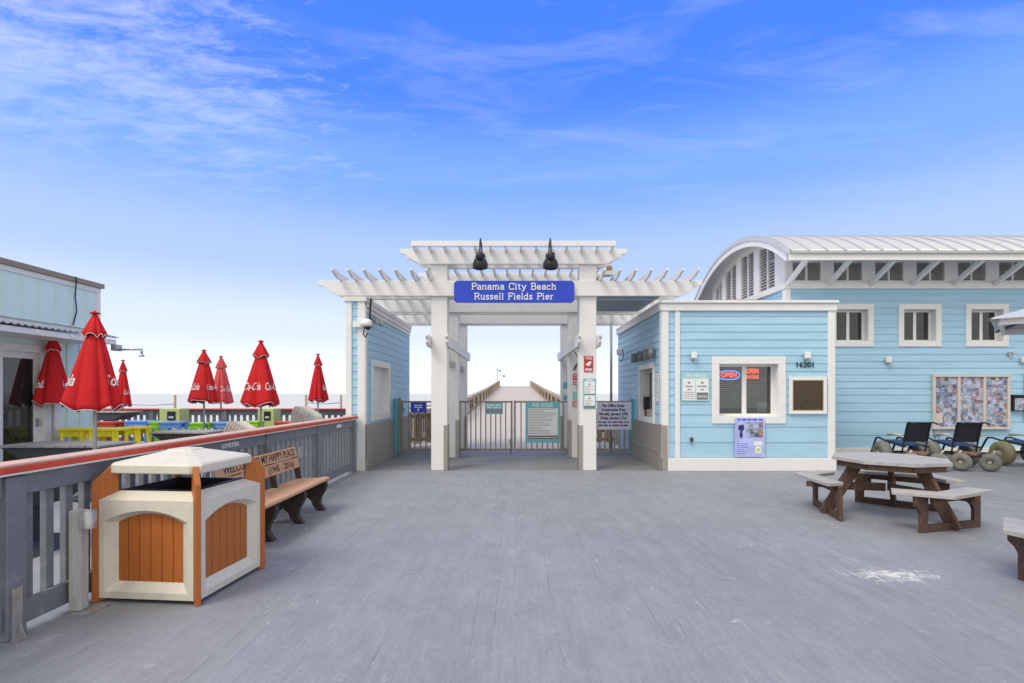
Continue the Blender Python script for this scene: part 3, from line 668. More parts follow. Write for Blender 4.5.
# ------------------------------------------------------------------ gates
GY = 13.05
def gate(x0, x1, n, label, name='metal_gate', latch=None):
    t = thing(name, label, 'gate', ((x0+x1)/2, GY, 0), 'metal gates across the pier entrance')
    zb, zt = .12, 1.39
    m = MB()
    m.box(x0, x1, GY-.02, GY+.02, zt-.045, zt); m.box(x0, x1, GY-.02, GY+.02, zb, zb+.045)
    m.box(x0, x0+.05, GY-.022, GY+.022, zb-.01, zt+.01); m.box(x1-.05, x1, GY-.022, GY+.022, zb-.01, zt+.01)
    m.build('frame', 'gate', t)
    for i in range(n):
        x = x0+.05+(x1-x0-.1)*(i+1)/(n+1)
        m = MB(); m.box(x-.015, x+.015, GY-.015, GY+.015, zb+.045, zt-.045); m.build('bar', 'gate', t)
    if latch:
        m = MB(); m.tube([(latch, GY-.04, .02), (latch, GY-.04, .42)], .012, 8); m.box(latch-.03, latch+.03, GY-.05, GY-.023, .28, .42); m.build('drop_bolt', 'gate', t)
    return t
gate(-1.43, -.06, 9, 'left half of the grey double gate in the middle of the pergola', latch=-.11)
gate(-.03, 1.42, 9, 'right half of the grey double gate in the middle of the pergola')
gate(-2.90, -1.78, 6, 'grey side gate between the left wall and the pergola')
gate(1.74, 2.96, 8, 'grey side gate right of the pergola that carries the white notice')
for x, lab in ((-3.03, 'teal post holding the left side gate'), (3.0, 'teal post holding the right side gate')):
    m = MB(); m.box(x-.045, x+.045, GY-.05, GY+.05, 0, 1.42); m.box(x-.06, x+.06, GY-.06, GY+.06, 1.42, 1.44)
    tag(m.build('gate_post', 'tealpost', origin=(x, GY, 0), bevel=.004), lab, 'post', 'teal gate posts')
m = MB(); m.box(-2.965, -2.905, GY-.03, GY+.03, 0, 1.47); m.box(-2.99, -2.90, GY-.05, GY-.03, 1.1, 1.3); tag(m.build('gate_post', 'gate', origin=(-2.93, GY, 0), bevel=.004), 'grey metal hinge post beside the left teal post', 'post')
# signs on gates
F = Fr((0, GY-.024, 0), (1, 0, 0), (0, -1, 0))
t, d = sign('rules_sign', 'large teal PIER RULES board on the right half of the double gate', F, .265, 1.15, .33, 1.37, 'teal')
m = MB(); F.box(m, .335, 1.085, .52, 1.20, d, d+.002); text_into(m, 'PIER RULES', .13, F, .70, 1.28, d+.002, fit=.52, bold=.002); m.build('white_field', 'signwhite', t)
m = MB(); [word_bars(m, F, .35, 1.07, 1.17-i*.0405, .013, d+.003, 20+i) for i in range(16)]; m.build('print', 'signgrey', t)
m = MB(); F.box(m, .335, 1.09, .43, .495, d, d+.002); m.build('red_band', 'maroon', t)
m = MB(); word_bars(m, F, .35, 1.075, .463, .018, d+.003, 4, False); m.build('band_print', 'signwhite', t)
t, d = sign('small_gate_sign', 'small teal sign with a dark red strip on the left half of the double gate', F, -.755, -.31, 1.055, 1.345, 'teal')
m = MB(); word_bars(m, F, -.72, -.35, 1.285, .04, d, 2, False); word_bars(m, F, -.71, -.35, 1.225, .035, d, 5, False); m.build('print', 'signwhite', t)
m = MB(); F.box(m, -.74, -.33, 1.105, 1.165, d, d+.002); m.build('red_band', 'maroon', t)
m = MB(); word_bars(m, F, -.72, -.35, 1.135, .016, d+.003, 8, False); m.build('band_print', 'signwhite', t)
t, d = sign('blue_gate_sign', 'small blue sign with white symbol on the left side gate', F, -2.66, -2.27, 1.10, 1.35, 'signblue')
m = MB(); [F.box(m, -2.56, -2.36, z-.012, z+.012, d, d+.002) for z in (1.28, 1.23)]; F.box(m, -2.48, -2.44, 1.14, 1.20, d, d+.002); m.build('print', 'signwhite', t)
m = MB(); F.box(m, -2.86, -2.80, 1.10, 1.22, .002, .03); tag(m.build('gate_lock', 'tealpost', origin=tuple(F.p(-2.83, 1.1))), 'small teal lock box at the left side gate edge', 'lock')
t, d = sign('notice_banner', 'white notice banner in dark blue print about the pier office on the right side gate', F, 2.09, 2.98, .66, 1.36, 'banner', th=.006)
m = MB()
for s, z, w in (('Pier Office Under', 1.27, .56), ('Construction From', 1.165, .60), ('Monday, January 27th', 1.06, .70), ('Friday, January 31st', .955, .64)):
    text_into(m, s, .10, F, 2.50, z, d+.001, fit=w*1.04, shear=.12, bold=.004)
word_bars(m, F, 2.12, 2.92, .85, .035, d, 3, False); word_bars(m, F, 2.12, 2.88, .77, .038, d, 9, False)
m.build('print', 'navy', t)

# ------------------------------------------------------------------ siding breaks
ZS = [.0, .28, .58, .90, 1.15, 1.36, 1.55]
while ZS[-1] < 4.6: ZS.append(ZS[-1]+.162)
def zs(a, b): return [a]+[z for z in ZS if a+.03 < z < b-.03]+[b]

def trim_window(parent, F, u0, u1, z0, z1, tw, rec, kind='panes', n=2, prot=.035, glass='darkglass', mull=.06):
    """outer casing u0..u1, opening inside it set back by rec"""
    m = MB(); a0, a1, b0, b1 = u0+tw, u1-tw, z0+tw, z1-tw
    F.box(m, u0, u1, b1, z1, .002, prot); F.box(m, u0, u1, z0, b0, .002, prot)
    F.box(m, u0, a0, b0, b1, .002, prot); F.box(m, a1, u1, b0, b1, .002, prot)
    # reveals
    F.box(m, a0-.02, a0, b0, b1, -rec-.06, .002); F.box(m, a1, a1+.02, b0, b1, -rec-.06, .002)
    F.box(m, a0-.02, a1+.02, b1, b1+.02, -rec-.06, .002); F.box(m, a0-.02, a1+.02, b0-.02, b0, -rec-.06, .002)
    w = m.build('window', 'white2', parent, bevel=.004)
    if kind == 'panes':
        m = MB(); s = .045
        F.box(m, a0, a1, b0, b0+s, -rec-.04, -rec); F.box(m, a0, a1, b1-s, b1, -rec-.04, -rec)
        F.box(m, a0, a0+s, b0+s, b1-s, -rec-.04, -rec); F.box(m, a1-s, a1, b0+s, b1-s, -rec-.04, -rec)
        for k in range(1, n):
            c = a0+(a1-a0)*k/n; F.box(m, c-mull/2, c+mull/2, b0+s, b1-s, -rec-.04, -rec)
        m.build('sash', 'white2', w)
        for k in range(n):
            c0 = a0+(a1-a0)*k/n+(s if k == 0 else mull/2); c1 = a0+(a1-a0)*(k+1)/n-(s if k == n-1 else mull/2)
            m = MB(); F.box(m, c0, c1, b0+s, b1-s, -rec-.026, -rec-.02); m.build('pane', glass, w)
    elif kind == 'shutter':
        m = MB(); F.box(m, a0, a1, b0, b1, -rec-.03, -rec); m.build('shutter', 'shutter', w)
    return w, (a0, a1, b0, b1)
OPN = lambda u0, u1, z0, z1, tw: (u0+tw-.01, u1-tw+.01, z0+tw-.01, z1-tw+.01)

# ------------------------------------------------------------------ left entrance wall (blue)
t = thing('entrance_wall', 'thick blue sided wall with a closed white window left of the pergola', 'wall', (-3.27, 10.5, 0))
FF = Fr((-3.43, 10.5, 0), (1, 0, 0), (0, -1, 0)); FS_ = Fr((-3.10, 10.5, 0), (0, 1, 0), (1, 0, 0)); FW = Fr((-3.43, 15.0, 0), (0, -1, 0), (-1, 0, 0))
m = MB(); wop = (.5, 2.12, .98, 2.32)
FF.siding(m, 0, .33, zs(.0, 3.46)); FS_.siding(m, 0, 4.5, zs(0, 3.46), [OPN(*wop, .14)]); FW.siding(m, 0, 4.5, zs(0, 3.46))
m.quad((-3.43, 15, 0), (-3.1, 15, 0), (-3.1, 15, 3.46), (-3.43, 15, 3.46)); m.build('siding', 'siding', t)
m = MB(); FF.box(m, -.03, .09, .2, 3.46, .004, .04); FF.box(m, .21, .36, .2, 3.46, .004, .04); FF.box(m, .20, .36, 0, .28, .004, .055); FF.box(m, -.03, .10, 0, .28, .004, .055)
FS_.box(m, -.04, .08, .95, 3.38, .02, .045); m.build('corner_trim', 'white2', t, bevel=.004)
m = MB(); m.box(-3.50, -3.03, 10.43, 15.03, 3.462, 3.56); FS_.box(m, .06, 4.5, 3.36, 3.46, .02, .05); FS_.box(m, .06, 4.5, 3.27, 3.35, .02, .035); m.build('cap', 'white2', t, bevel=.004)
m = MB(); FS_.box(m, -.02, 4.5, .38, .93, .02, .045); FS_.box(m, -.02, 4.5, .0, .355, .02, .06); m.build('metal_wainscot', 'steel', t)
m = MB(); FS_.box(m, -.02, 4.5, .357, .378, .02, .07); FS_.box(m, -.02, .05, 0, .93, .061, .07) ; m.build('ledge', 'galv', t)
trim_window(t, FS_, *wop, .14, .12, 'shutter')
# camera, floodlight
t = thing('security_camera', 'white dome security camera with a looped cable on the left blue wall corner', 'camera', (-3.05, 10.4, 2.9))
m = MB(); m.box(-3.30, -3.12, 10.40, 10.455, 2.93, 3.05); m.bar((-3.14, 10.42, 3.0), (-3.02, 10.3, 3.0), .05, .05); m.build('bracket', 'white2', t)
m = MB(); m.lathe([(.03, .1), (.09, .08), (.11, 0), (.105, -.03), (.07, -.06)], (-2.98, 10.28, 2.98), n=16); m.build('housing', 'white2', t)
m = MB(); m.lathe([(.065, -.05), (.055, -.09), (.02, -.12)], (-2.95, 10.27, 2.97), n=14); m.build('lens', 'black', t)
m = MB(); m.tube([(-3.06, 10.4, 2.93), (-3.08, 10.40, 2.78), (-3.03, 10.38, 2.72), (-2.99, 10.36, 2.8)], .013, 6); m.tube([(-2.98, 10.6, 3.55), (-3.0, 10.6, 3.3), (-3.0, 10.6, 3.15), (-2.96, 10.6, 3.1)], .022, 6); m.build('cable', 'black', t)
t = thing('floodlight', 'small grey twin floodlight above the camera on the left blue wall', 'light', (-3.04, 10.8, 3.1))
m = MB(); m.lathe([(.03, 0), (.06, .04), (.07, .1), (.06, .11)], (-3.0, 10.9, 3.12), (1, -.3, -.2), 14); m.build('head', 'galv', t)
m = MB(); m.lathe([(.03, 0), (.06, .04), (.07, .1), (.06, .11)], (-2.98, 11.1, 3.12), (1, .3, -.2), 14); m.build('head', 'galv', t)
m = MB(); m.tube([(-3.06, 11, 3.12), (-2.98, 11, 3.12)], .02, 6); m.build('mount', 'galv', t)

# ------------------------------------------------------------------ ticket booth (right)
t = booth = thing('ticket_booth', 'pale blue ticket booth with white trim right of the pergola', 'building', (4.78, 10.5, 0))
X0, X1, YB = 3.03, 6.51, 15.0
FF = FRONT(10.5); FS_ = Fr((X0, 15.0, 0), (0, -1, 0), (-1, 0, 0)); FE = Fr((X1, 10.5, 0), (0, 1, 0), (1, 0, 0))
w1 = (4.03, 5.54, .965, 2.335); w2 = (2.55, 3.93, .92, 2.26)
m = MB(); FF.siding(m, X0, X1, zs(.0, 3.42), [OPN(*w1, .15)]); FS_.siding(m, 0, 4.5, zs(0, 3.42), [OPN(*w2, .12)]); FE.siding(m, 0, 4.5, zs(0, 3.42))
m.quad((X0, YB, 0), (X1, YB, 0), (X1, YB, 3.42), (X0, YB, 3.42)); m.build('siding', 'siding', t)
m = MB(); FF.box(m, X0-.03, 3.14, .265, 3.27, .004, .04); FF.box(m, 3.275, 3.375, .265, 3.27, .004, .035); FF.box(m, 6.40, X1+.02, .265, 3.27, .004, .04)
FS_.box(m, 4.40, 4.50, .95, 3.28, .02, .04); FE.box(m, -.035, .1, .265, 3.27, .02, .04); m.build('corner_trim', 'white2', t, bevel=.004)
m = MB(); FF.box(m, X0+.09, X1+.045, 0, .262, .004, .055); FE.box(m, -.05, 4.5, 0, .262, .02, .055); m.build('base_board', 'white2', t, bevel=.005)
m = MB(); FF.box(m, X0-.05, X1+.06, 3.272, 3.42, .004, .06); FS_.box(m, 0, 4.5, 3.285, 3.42, .02, .06); FE.box(m, 0, 1.8, 3.272, 3.42, .02, .06); m.build('fascia', 'white2', t, bevel=.004)
m = MB(); m.box(X0-.062, X1+.08, 10.40, YB+.05, 3.423, 3.475); m.build('roof', 'white2', t, bevel=.006)
m = MB(); FS_.box(m, 1.7, 4.44, .38, .93, .02, .045); FS_.box(m, 1.7, 4.50, 0, .355, .02, .06); FF.box(m, X0-.03, X0+.085, 0, .93, .041, .052); m.build('metal_wainscot', 'steel', t)
m = MB(); FS_.box(m, 1.7, 4.45, .357, .378, .02, .07); m.build('ledge', 'galv', t)
win, op = trim_window(t, FF, *w1, .15, .19, 'panes', 2, glass='glass', mull=.09)
a0, a1, b0, b1 = op
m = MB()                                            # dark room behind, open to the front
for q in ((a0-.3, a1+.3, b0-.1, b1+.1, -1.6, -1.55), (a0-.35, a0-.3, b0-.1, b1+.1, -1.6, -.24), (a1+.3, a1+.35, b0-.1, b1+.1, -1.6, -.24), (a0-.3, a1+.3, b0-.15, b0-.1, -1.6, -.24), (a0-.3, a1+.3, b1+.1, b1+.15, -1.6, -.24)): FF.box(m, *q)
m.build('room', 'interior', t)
m = MB()
for k in range(26):
    z = b0+.07+k*.045
    if z < b1-.24: FF.box(m, a0+.06, a1-.06, z, z+.016, -.36, -.335)
m.build('blind', 'blind', t)
w, op2 = trim_window(t, FS_, *w2, .12, .16, 'none')
c0, c1, d0, d1 = op2
m = MB(); FS_.box(m, c0, c1, d0, d1, -.25, -.235); FS_.box(m, c0-.02, c0, d0, d1, -.235, -.22); FS_.box(m, c1, c1+.02, d0, d1, -.235, -.22); FS_.box(m, c0, c1, d0-.02, d0, -.235, -.22); FS_.box(m, c0, c1, d1, d1+.02, -.235, -.22); m.build('alcove', 'shutter', t)
m = MB(); FS_.box(m, c0+.04, c1-.03, d0+.42, d1-.06, -.2345, -.20); ph = m.build('inner_window', 'dgrey', t)
m = MB(); FS_.box(m, c0+.08, c1-.07, d0+.46, d1-.10, -.1995, -.195); m.build('pane', 'darkglass', ph)
# neon signs
def rr_ring(m, F, u, z, hw, hh, d, r=.008, e=2.6):
    pts = []
    for k in range(36):
        a = 2*math.pi*k/36; ca, sa = math.cos(a), math.sin(a)
        pts.append(F.p(u+hw*math.copysign(abs(ca)**(2/e), ca), z+hh*math.copysign(abs(sa)**(2/e), sa), d))
    m.tube(pts, r, 6, closed=True)
t = thing('neon_open_sign', 'oval blue and red neon OPEN sign in the left pane of the booth window', 'neon sign', tuple(FF.p(4.44, 1.9, -.25)))
m = MB(); rr_ring(m, FF, 4.49, 1.965, .225, .09, -.25); m.build('oval_tube', 'neonblue', t)
m = MB(); text_into(m, 'OPEN', .14, FF, 4.49, 1.965, -.25, fit=.33, bold=.001); m.build('lettering', 'neonred', t)
m = MB(); FF.box(m, 4.25, 4.73, 1.86, 2.07, -.275, -.265); m.build('backing', 'black', t)
t = thing('red_open_sign', 'two-line red lit OPEN sign in the right pane of the booth window', 'neon sign', tuple(FF.p(5.0, 1.9, -.25)))
m = MB(); FF.box(m, 4.82, 5.15, 1.85, 2.10, -.275, -.265); m.build('backing', 'interior', t)
m = MB(); text_into(m, 'OPEN', .14, FF, 4.985, 2.045, -.25, fit=.25, bold=.001); text_into(m, '24/365', .10, FF, 4.985, 1.925, -.25, fit=.27, bold=.0); m.build('lettering', 'neonred', t)
# things behind the glass
m = MB(); m.lathe([(.09, 0), (.11, .25), (.10, .42), (.03, .46)], FF.p(4.72, 1.22, -.55), n=14); tag(m.build('green_cooler', 'greenthing', origin=tuple(FF.p(4.72, 1.22, -.55))), 'rounded green cooler behind the left pane of the booth window', 'cooler')
t = thing('printer', 'low white office printer behind the lower left booth pane', 'printer', tuple(FF.p(4.5, 1.17, -.33)))
m = MB(); FF.box(m, 4.37, 4.66, 1.17, 1.31, -.5, -.38); m.build('body', 'paper', t, bevel=.01)
m = MB(); FF.box(m, 4.41, 4.62, 1.19, 1.28, -.38, -.375); m.build('slot', 'interior', t)
m = MB(); FF.box(m, 5.10, 5.30, 1.18, 1.40, -.29, -.285); m2 = tag(m.build('window_leaflet', ['paper'], origin=tuple(FF.p(5.2, 1.18, -.28))), 'pale green leaflet in the lower right corner of the booth window', 'leaflet')
t = thing('desk_lamp', 'blue slanted desk lamp behind the right booth pane', 'lamp', tuple(FF.p(4.95, 1.17, -.5)))
m = MB(); m.bar(FF.p(4.86, 1.30, -.5), FF.p(5.18, 1.70, -.5), .03, .05); m.build('arm', 'blind', t)
m = MB(); m.lathe([(.12, 0), (.1, .03), (.02, .05)], FF.p(4.9, 1.17, -.5), n=14); m.build('base', 'blind', t)
m = MB(); m.lathe([(.02, 0), (.10, .10), (.11, .13)], FF.p(5.18, 1.72, -.5), Vector((.4, 0, -1)), 14); m.build('lamp_shade', 'blue', t)
# counter stuff in the side hatch
m = MB(); FS_.box(m, c0+.02, c0+.20, d0+.16, d0+.46, -.16, -.05); FS_.box(m, c0+.05, c0+.17, d0+.22, d0+.36, -.05, -.046); FS_.box(m, c0+.06, c0+.14, d0+.001, d0+.16, -.14, -.08)
tag(m.build('card_terminal', ['black'], origin=tuple(FS_.p(c0+.1, d0, -.1)), bevel=.01), 'black upright display box in the booth side hatch', 'display')
m = MB(); FS_.box(m, c0+.28, c0+.55, d0+.002, d0+.17, -.18, -.06); tag(m.build('small_carton', 'tan', origin=tuple(FS_.p(c0+.4, d0, -.12)), bevel=.006), 'small brown carton on the side hatch counter', 'carton')
# price sign
t, d = sign('price_sign', 'teal framed price board with two white columns left of the booth window', FF, 3.40, 3.985, 1.42, 1.995, 'palesign', d=.02)
m = MB(); FF.box(m, 3.43, 3.685, 1.445, 1.885, d, d+.002); FF.box(m, 3.70, 3.955, 1.445, 1.885, d, d+.002); text_into(m, 'PIER PRICES', .085, FF, 3.69, 1.935, d+.002, fit=.42, bold=.002); m.build('white_field', 'signwhite', t)
m = MB()
for u, s in ((3.557, 'FISHING'), (3.828, 'SIGHTSEEING')):
    m.prism([FF.p(u+.028*math.cos(a), 1.80+.02*math.sin(a), d+.003) for a in [k*.785 for k in range(8)]], FF.n*.002)
    text_into(m, s, .045, FF, u, 1.725, d+.003, fit=.14 if u < 3.6 else .2, bold=.001); FF.box(m, u-.035, u+.035, 1.65, 1.67, d+.002, d+.004)
for i in range(4): word_bars(m, FF, 3.45, 3.665, 1.605-.04*i, .011, d+.003, i, False)
FF.box(m, 3.715, 3.945, 1.455, 1.60, d+.002, d+.004); m.build('print', 'signgrey', t)
m = MB(); text_into(m, 'NOTICE', .07, FF, 3.83, 1.515, d+.006, fit=.19, bold=.001); m.build('notice_word', 'signwhite', t)
# house number, plaque, poster, lamps, outlet
m = MB(); text_into(m, '16201', .155, FF, 5.935, 2.165, .024, fit=.345, ext=.006, bold=.001)
tag(m.build('house_number', 'numeral', origin=tuple(FF.p(5.935, 2.1, .02))), 'black house number 16201 above the bronze plaque', 'house number')
t = thing('plaque', 'dark bronze plaque in a white frame right of the booth window', 'plaque', tuple(FF.p(5.98, 1.16, .02)))
m = MB()
for q in ((5.60, 6.37, 1.16, 1.23), (5.60, 6.37, 1.85, 1.92), (5.60, 5.67, 1.23, 1.85), (6.30, 6.37, 1.23, 1.85)): FF.box(m, *q, .019, .055)
m.build('frame', 'white2', t, bevel=.004)
m = MB(); FF.box(m, 5.67, 6.30, 1.23, 1.85, .015, .035); pl = m.build('bronze_plate', 'bronze', t)
m = MB()
for q in ((5.675, 6.295, 1.235, 1.25), (5.675, 6.295, 1.83, 1.845), (5.675, 5.69, 1.25, 1.83), (6.28, 6.295, 1.25, 1.83)): FF.box(m, *q, .036, .045)
m.build('bronze_rim', 'bronzerim', t); m = MB()
m.tube([FF.p(5.93+.07*math.cos(a), 1.36+.09*math.sin(a), .04) for a in [k*.5236 for k in range(12)]], .005, 5, closed=True)
for i in range(9): word_bars(m, FF, 5.74, 6.23, 1.78-.035*i, .008, .036, 60+i, False)
m.build('relief', 'bronzelit', t)
t, d = sign('poster', 'blue and white poster with two photographs under the booth window', FF, 4.49, 5.10, .28, 1.085, 'posterblue', th=.004, d=.052, cat='poster')
m = MB(); FF.box(m, 4.72, 5.06, .68, 1.00, d, d+.002); m.build('photo', 'photo_a', t)
m = MB(); FF.box(m, 4.87, 5.05, .52, .60, d, d+.002); FF.box(m, 4.90, 5.02, .36, .50, d, d+.0015)
m.build('white_field', 'signwhite', t)
m = MB(); text_into(m, '~~~', .001, FF, 4.8, 1.05, d) if False else word_bars(m, FF, 4.54, 5.05, 1.045, .03, d, 3, False)
for i in range(6): word_bars(m, FF, 4.53, 4.84, .56-.04*i, .010, d, 40+i)
m.build('print', 'signblue', t)
m = MB(); fig = [(4.56, .93), (4.66, .95), (4.68, .86), (4.63, .80), (4.65, .70), (4.60, .66), (4.58, .74), (4.60, .82), (4.55, .85)]
m.prism([FF.p(u, z, d+.0005) for u, z in fig], FF.n*.002); m.build('figure', 'navy', t)
m = MB(); m.prism([FF.p(4.96+.04*math.cos(k), .43+.04*math.sin(k), d+.002) for k in range(6)], FF.n*.002); m.build('emblem', 'lime', t)
def wall_light(F, u, z, label):
    t = thing('wall_light', label, 'light', tuple(F.p(u, z, 0)), 'small square wall lights')
    m = MB(); F.box(m, u-.05, u+.05, z-.08, z+.05, .018, .05); m.build('back_box', 'galv', t, bevel=.006)
    m = MB(); F.box(m, u-.055, u+.055, z-.05, z+.085, .05, .13); m.build('hood', 'white2', t, bevel=.012)
wall_light(FF, 3.64, 2.34, 'small white wall light above the price board'); wall_light(FF, 5.95, 2.34, 'small white wall light above the house number')
t = thing('outlet_box', 'small grey outlet box low on the booth wall left of the poster', 'outlet', tuple(FF.p(3.60, .63, 0)))
m = MB(); FF.box(m, 3.57, 3.645, .565, .70, .02, .05); m.build('cover', 'galv', t, bevel=.006)
m = MB(); FF.box(m, 3.585, 3.63, .59, .675, .05, .056); m.build('plate', 'black', t)
t, d = sign('narrow_sign', 'narrow white sign on the booth side wall beside the hatch', FS_, 4.12, 4.30, 1.42, 2.0, 'signwhite', d=.02)
m = MB(); [word_bars(m, FS_, 4.14, 4.28, 1.95-.05*i, .016, d, i, False) for i in range(10)]; m.build('print', 'signgrey', t)
# grey cylinder lights over the side hatch
for i, (y, lab) in enumerate(((12.55, 'farthest'), (11.95, 'second farthest'), (11.42, 'second nearest'), (10.98, 'nearest'))):
    t = thing('cylinder_light', f'{lab} of the four grey cylinder lights over the booth side hatch', 'light', (X0-.02, y, 2.44), 'grey cylinder lights over the side hatch')
    m = MB(); m.lathe([(.07, -.11), (.072, .0), (.072, .11)], (X0-.11, y, 2.45), n=18); m.build('body', 'dgrey', t)
    m = MB(); m.box(X0-.05, X0-.015, y-.02, y+.02, 2.41, 2.46); m.build('mount', 'dgrey', t)
t = thing('light_pole', 'slim grey pole beyond the right side gate with a camera', 'pole', (2.63, 14.0, 0))
m = MB(); m.tube([(2.63, 14, 0), (2.63, 14, 3.56)], .035, 10); m.build('pole', 'galv', t)
m = MB(); m.box(2.78, 2.92, 13.9, 14.05, 2.64, 2.80); m.build('housing', 'white2', t, bevel=.02)
m = MB(); m.tube([(2.93, 13.95, 2.8), (2.96, 13.95, 2.6), (2.9, 13.95, 2.45), (2.84, 13.95, 2.5)], .012, 6); m.build('cable', 'black', t)
# rooftop unit
t = thing('rooftop_unit', 'pale air handling box on the booth roof before the curved gable', 'air unit', (6.3, 14.0, 3.48))
m = MB(); m.box(5.6, 6.35, 13.4, 14.2, 3.48, 4.05); m.build('cabinet', 'tan', t, bevel=.01)
m = MB(); m.box(5.9, 6.0, 13.39, 13.4, 3.7, 3.75); m.build('slot', 'black', t)
t = thing('rooftop_fan', 'small black fan box on the booth roof', 'fan', (6.3, 13.0, 3.48))
m = MB(); m.box(6.0, 6.22, 12.9, 13.1, 3.48, 3.78); m.build('box', 'black', t, bevel=.01)
m = MB(); m.lathe([(.08, 0), (.08, .05), (.02, .06)], (6.11, 13, 3.781), n=12); m.build('cowl', 'dgrey', t)

# ------------------------------------------------------------------ vaulted building
t = vb = thing('vaulted_building', 'long pale blue building with a curved white metal roof and louvred vents', 'building', (6.52, 12.35, 0))
VX, VY, VX1, VYB = 6.53, 12.35, 24.0, 16.9
FF = FRONT(VY); FG = Fr((VX, VYB, 0), (0, -1, 0), (-1, 0, 0))
s = VY/512
wins = [(xc-.515, xc+.515, 2.71, 3.735) for xc in (8.12, 9.75, 11.37, 13.0, 14.6, 16.2)]
m = MB(); FF.siding(m, VX, VX1, zs(.27, 4.10), [OPN(*w, .13) for w in wins]); FG.siding(m, 0, VYB-VY, zs(.27, 4.10))
m.quad((VX1, VY, 0), (VX1, VYB, 0), (VX1, VYB, 4.1), (VX1, VY, 4.1)); m.quad((VX, VYB, 0), (VX1, VYB, 0), (VX1, VYB, 4.1), (VX, VYB, 4.1)); m.build('siding', 'siding', t)
m = MB(); FF.box(m, VX, VX1, .16, .27, .004, .05); FF.box(m, VX-.03, VX+.1, .27, 4.1, .004, .04); FG.box(m, VYB-VY-.1, VYB-VY+.03, .27, 4.1, .004, .035); m.build('trim', 'white2', t, bevel=.004)
m = MB(); FF.siding(m, VX, VX1, [0, .16]); m.build('skirt', 'rail', t)
m = MB(); FF.box(m, VX-.05, VX1, 4.10, 4.24, .0, .06); FG.box(m, 0, VYB-VY+.06, 4.10, 4.24, .0, .06); m.build('belt_board', 'white2', t, bevel=.004)
for w in wins: trim_window(t, FF, *w, .13, .14, 'panes', 2, mull=.07)
# clerestory
m = MB(); FF.box(m, VX, VX1, 4.24, 4.80, -.12, -.1); m.build('vent_backing', 'louverdark', t)
x = VX; k = 0; SP = .994
while x < VX1-1 and k < 17:
    p0 = VX+k*SP
    m = MB(); FF.box(m, p0-.16 if k else p0, p0+.16, 4.24, 4.80, -.098, .02); FF.box(m, p0+.16, p0+SP-.16, 4.24, 4.30, -.098, .015); FF.box(m, p0+.16, p0+SP-.16, 4.74, 4.80, -.098, .015)
    c = p0+SP/2; FF.box(m, c-.02, c+.02, 4.30, 4.74, -.098, .01); m.build('vent_frame', 'white2', t)
    m = MB(); z = 4.31
    while z < 4.73:
        for a, b_ in ((p0+.16, c-.02), (c+.02, p0+SP-.16)):
            m.quad(FF.p(a, z, .0), FF.p(b_, z, .0), FF.p(b_, z+.035, -.05), FF.p(a, z+.035, -.05)); m.quad(FF.p(a, z-.006, .0), FF.p(b_, z-.006, .0), FF.p(b_, z, .0), FF.p(a, z, .0))
        z += .042
    m.build('louvers', 'louver', t)
    m = MB(); m.bar((p0+.02, 12.31, 4.20), (p0+.02, 11.50, 4.60), .085, .10); m.build('brace', 'white2', t, bevel=.004)
    k += 1
# barrel roof
CY, RR = 14.45, 5.03; ZC = 5.78-RR
def arc(rad, a0=-1, a1=1, n=40, hw=3.05):
    th = math.asin(hw/RR); return [(CY+rad*math.sin(th*q), ZC+rad*math.cos(th*q)) for q in [a0+(a1-a0)*i/n for i in range(n+1)]]
RX = 6.10
m = MB(); out = arc(RR); inn = arc(RR-.10); n = len(out); b = 0
for X in (RX, VX1+.4):
    m.v += [Vector((X, y, z)) for y, z in out]+[Vector((X, y, z)) for y, z in inn]
for i in range(n-1):
    m.face([i, i+1, 2*n+i+1, 2*n+i], True); m.face([n+i, 3*n+i, 3*n+i+1, n+i+1], True); m.face([i, n+i, n+i+1, i+1])
m.face([0, 2*n, 3*n, n]); m.face([n-1, 2*n-1, 4*n-1, 3*n-1]); m.build('roof', 'roofmetal', t)
m = MB(); X = RX+.02
while X < VX1:
    o2 = arc(RR+.035); i2 = arc(RR-.005)
    b = len(m.v)
    for XX in (X, X+.03): m.v += [Vector((XX, y, z)) for y, z in o2]+[Vector((XX, y, z)) for y, z in i2]
    for i in range(n-1):
        m.face([b+i, b+i+1, b+2*n+i+1, b+2*n+i]); m.face([b+i, b+n+i, b+n+i+1, b+i+1]); m.face([b+2*n+i, b+2*n+i+1, b+3*n+i+1, b+3*n+i])
    X += .41
m.build('roof_seams', 'roofmetal', t)
m = MB(); o3 = arc(RR-.01, n=40); i3 = arc(RR-.24, n=40)
for (ya, za), (yb, zb), (yc, zc3), (yd, zd) in zip(o3, o3[1:], i3[1:], i3): m.prism([(RX+.005, ya, za), (RX+.005, yb, zb), (RX+.005, yc, zc3), (RX+.005, yd, zd)], (.05, 0, 0))
m.build('verge_board', 'white2', t)
m = MB(); o3 = arc(RR-.03); i3 = arc(RR-.10)
for (ya, za), (yb, zb), (yc, zc3), (yd, zd) in zip(o3, o3[1:], i3[1:], i3): m.prism([(RX-.02, ya, za), (RX-.02, yb, zb), (RX-.02, yc, zc3), (RX-.02, yd, zd)], (.024, 0, 0))
m.build('verge_flashing', 'roofmetal', t)
ye, ze = out[0]
m = MB(); m.box(RX, VX1+.4, ye-.02, ye+.02, ze-.20, ze-.015); m.build('eave_fascia', 'white2', t)
m = MB(); m.box(RX, VX1+.4, ye-.07, ye-.022, ze-.06, ze+.0); m.build('gutter', 'galv', t)
m = MB(); m.quad((RX+.06, ye+.02, ze-.16), (VX1, ye+.02, ze-.16), (VX1, VY+.1, 4.79), (RX+.06, VY+.1, 4.79)); m.build('soffit', 'white2', t)
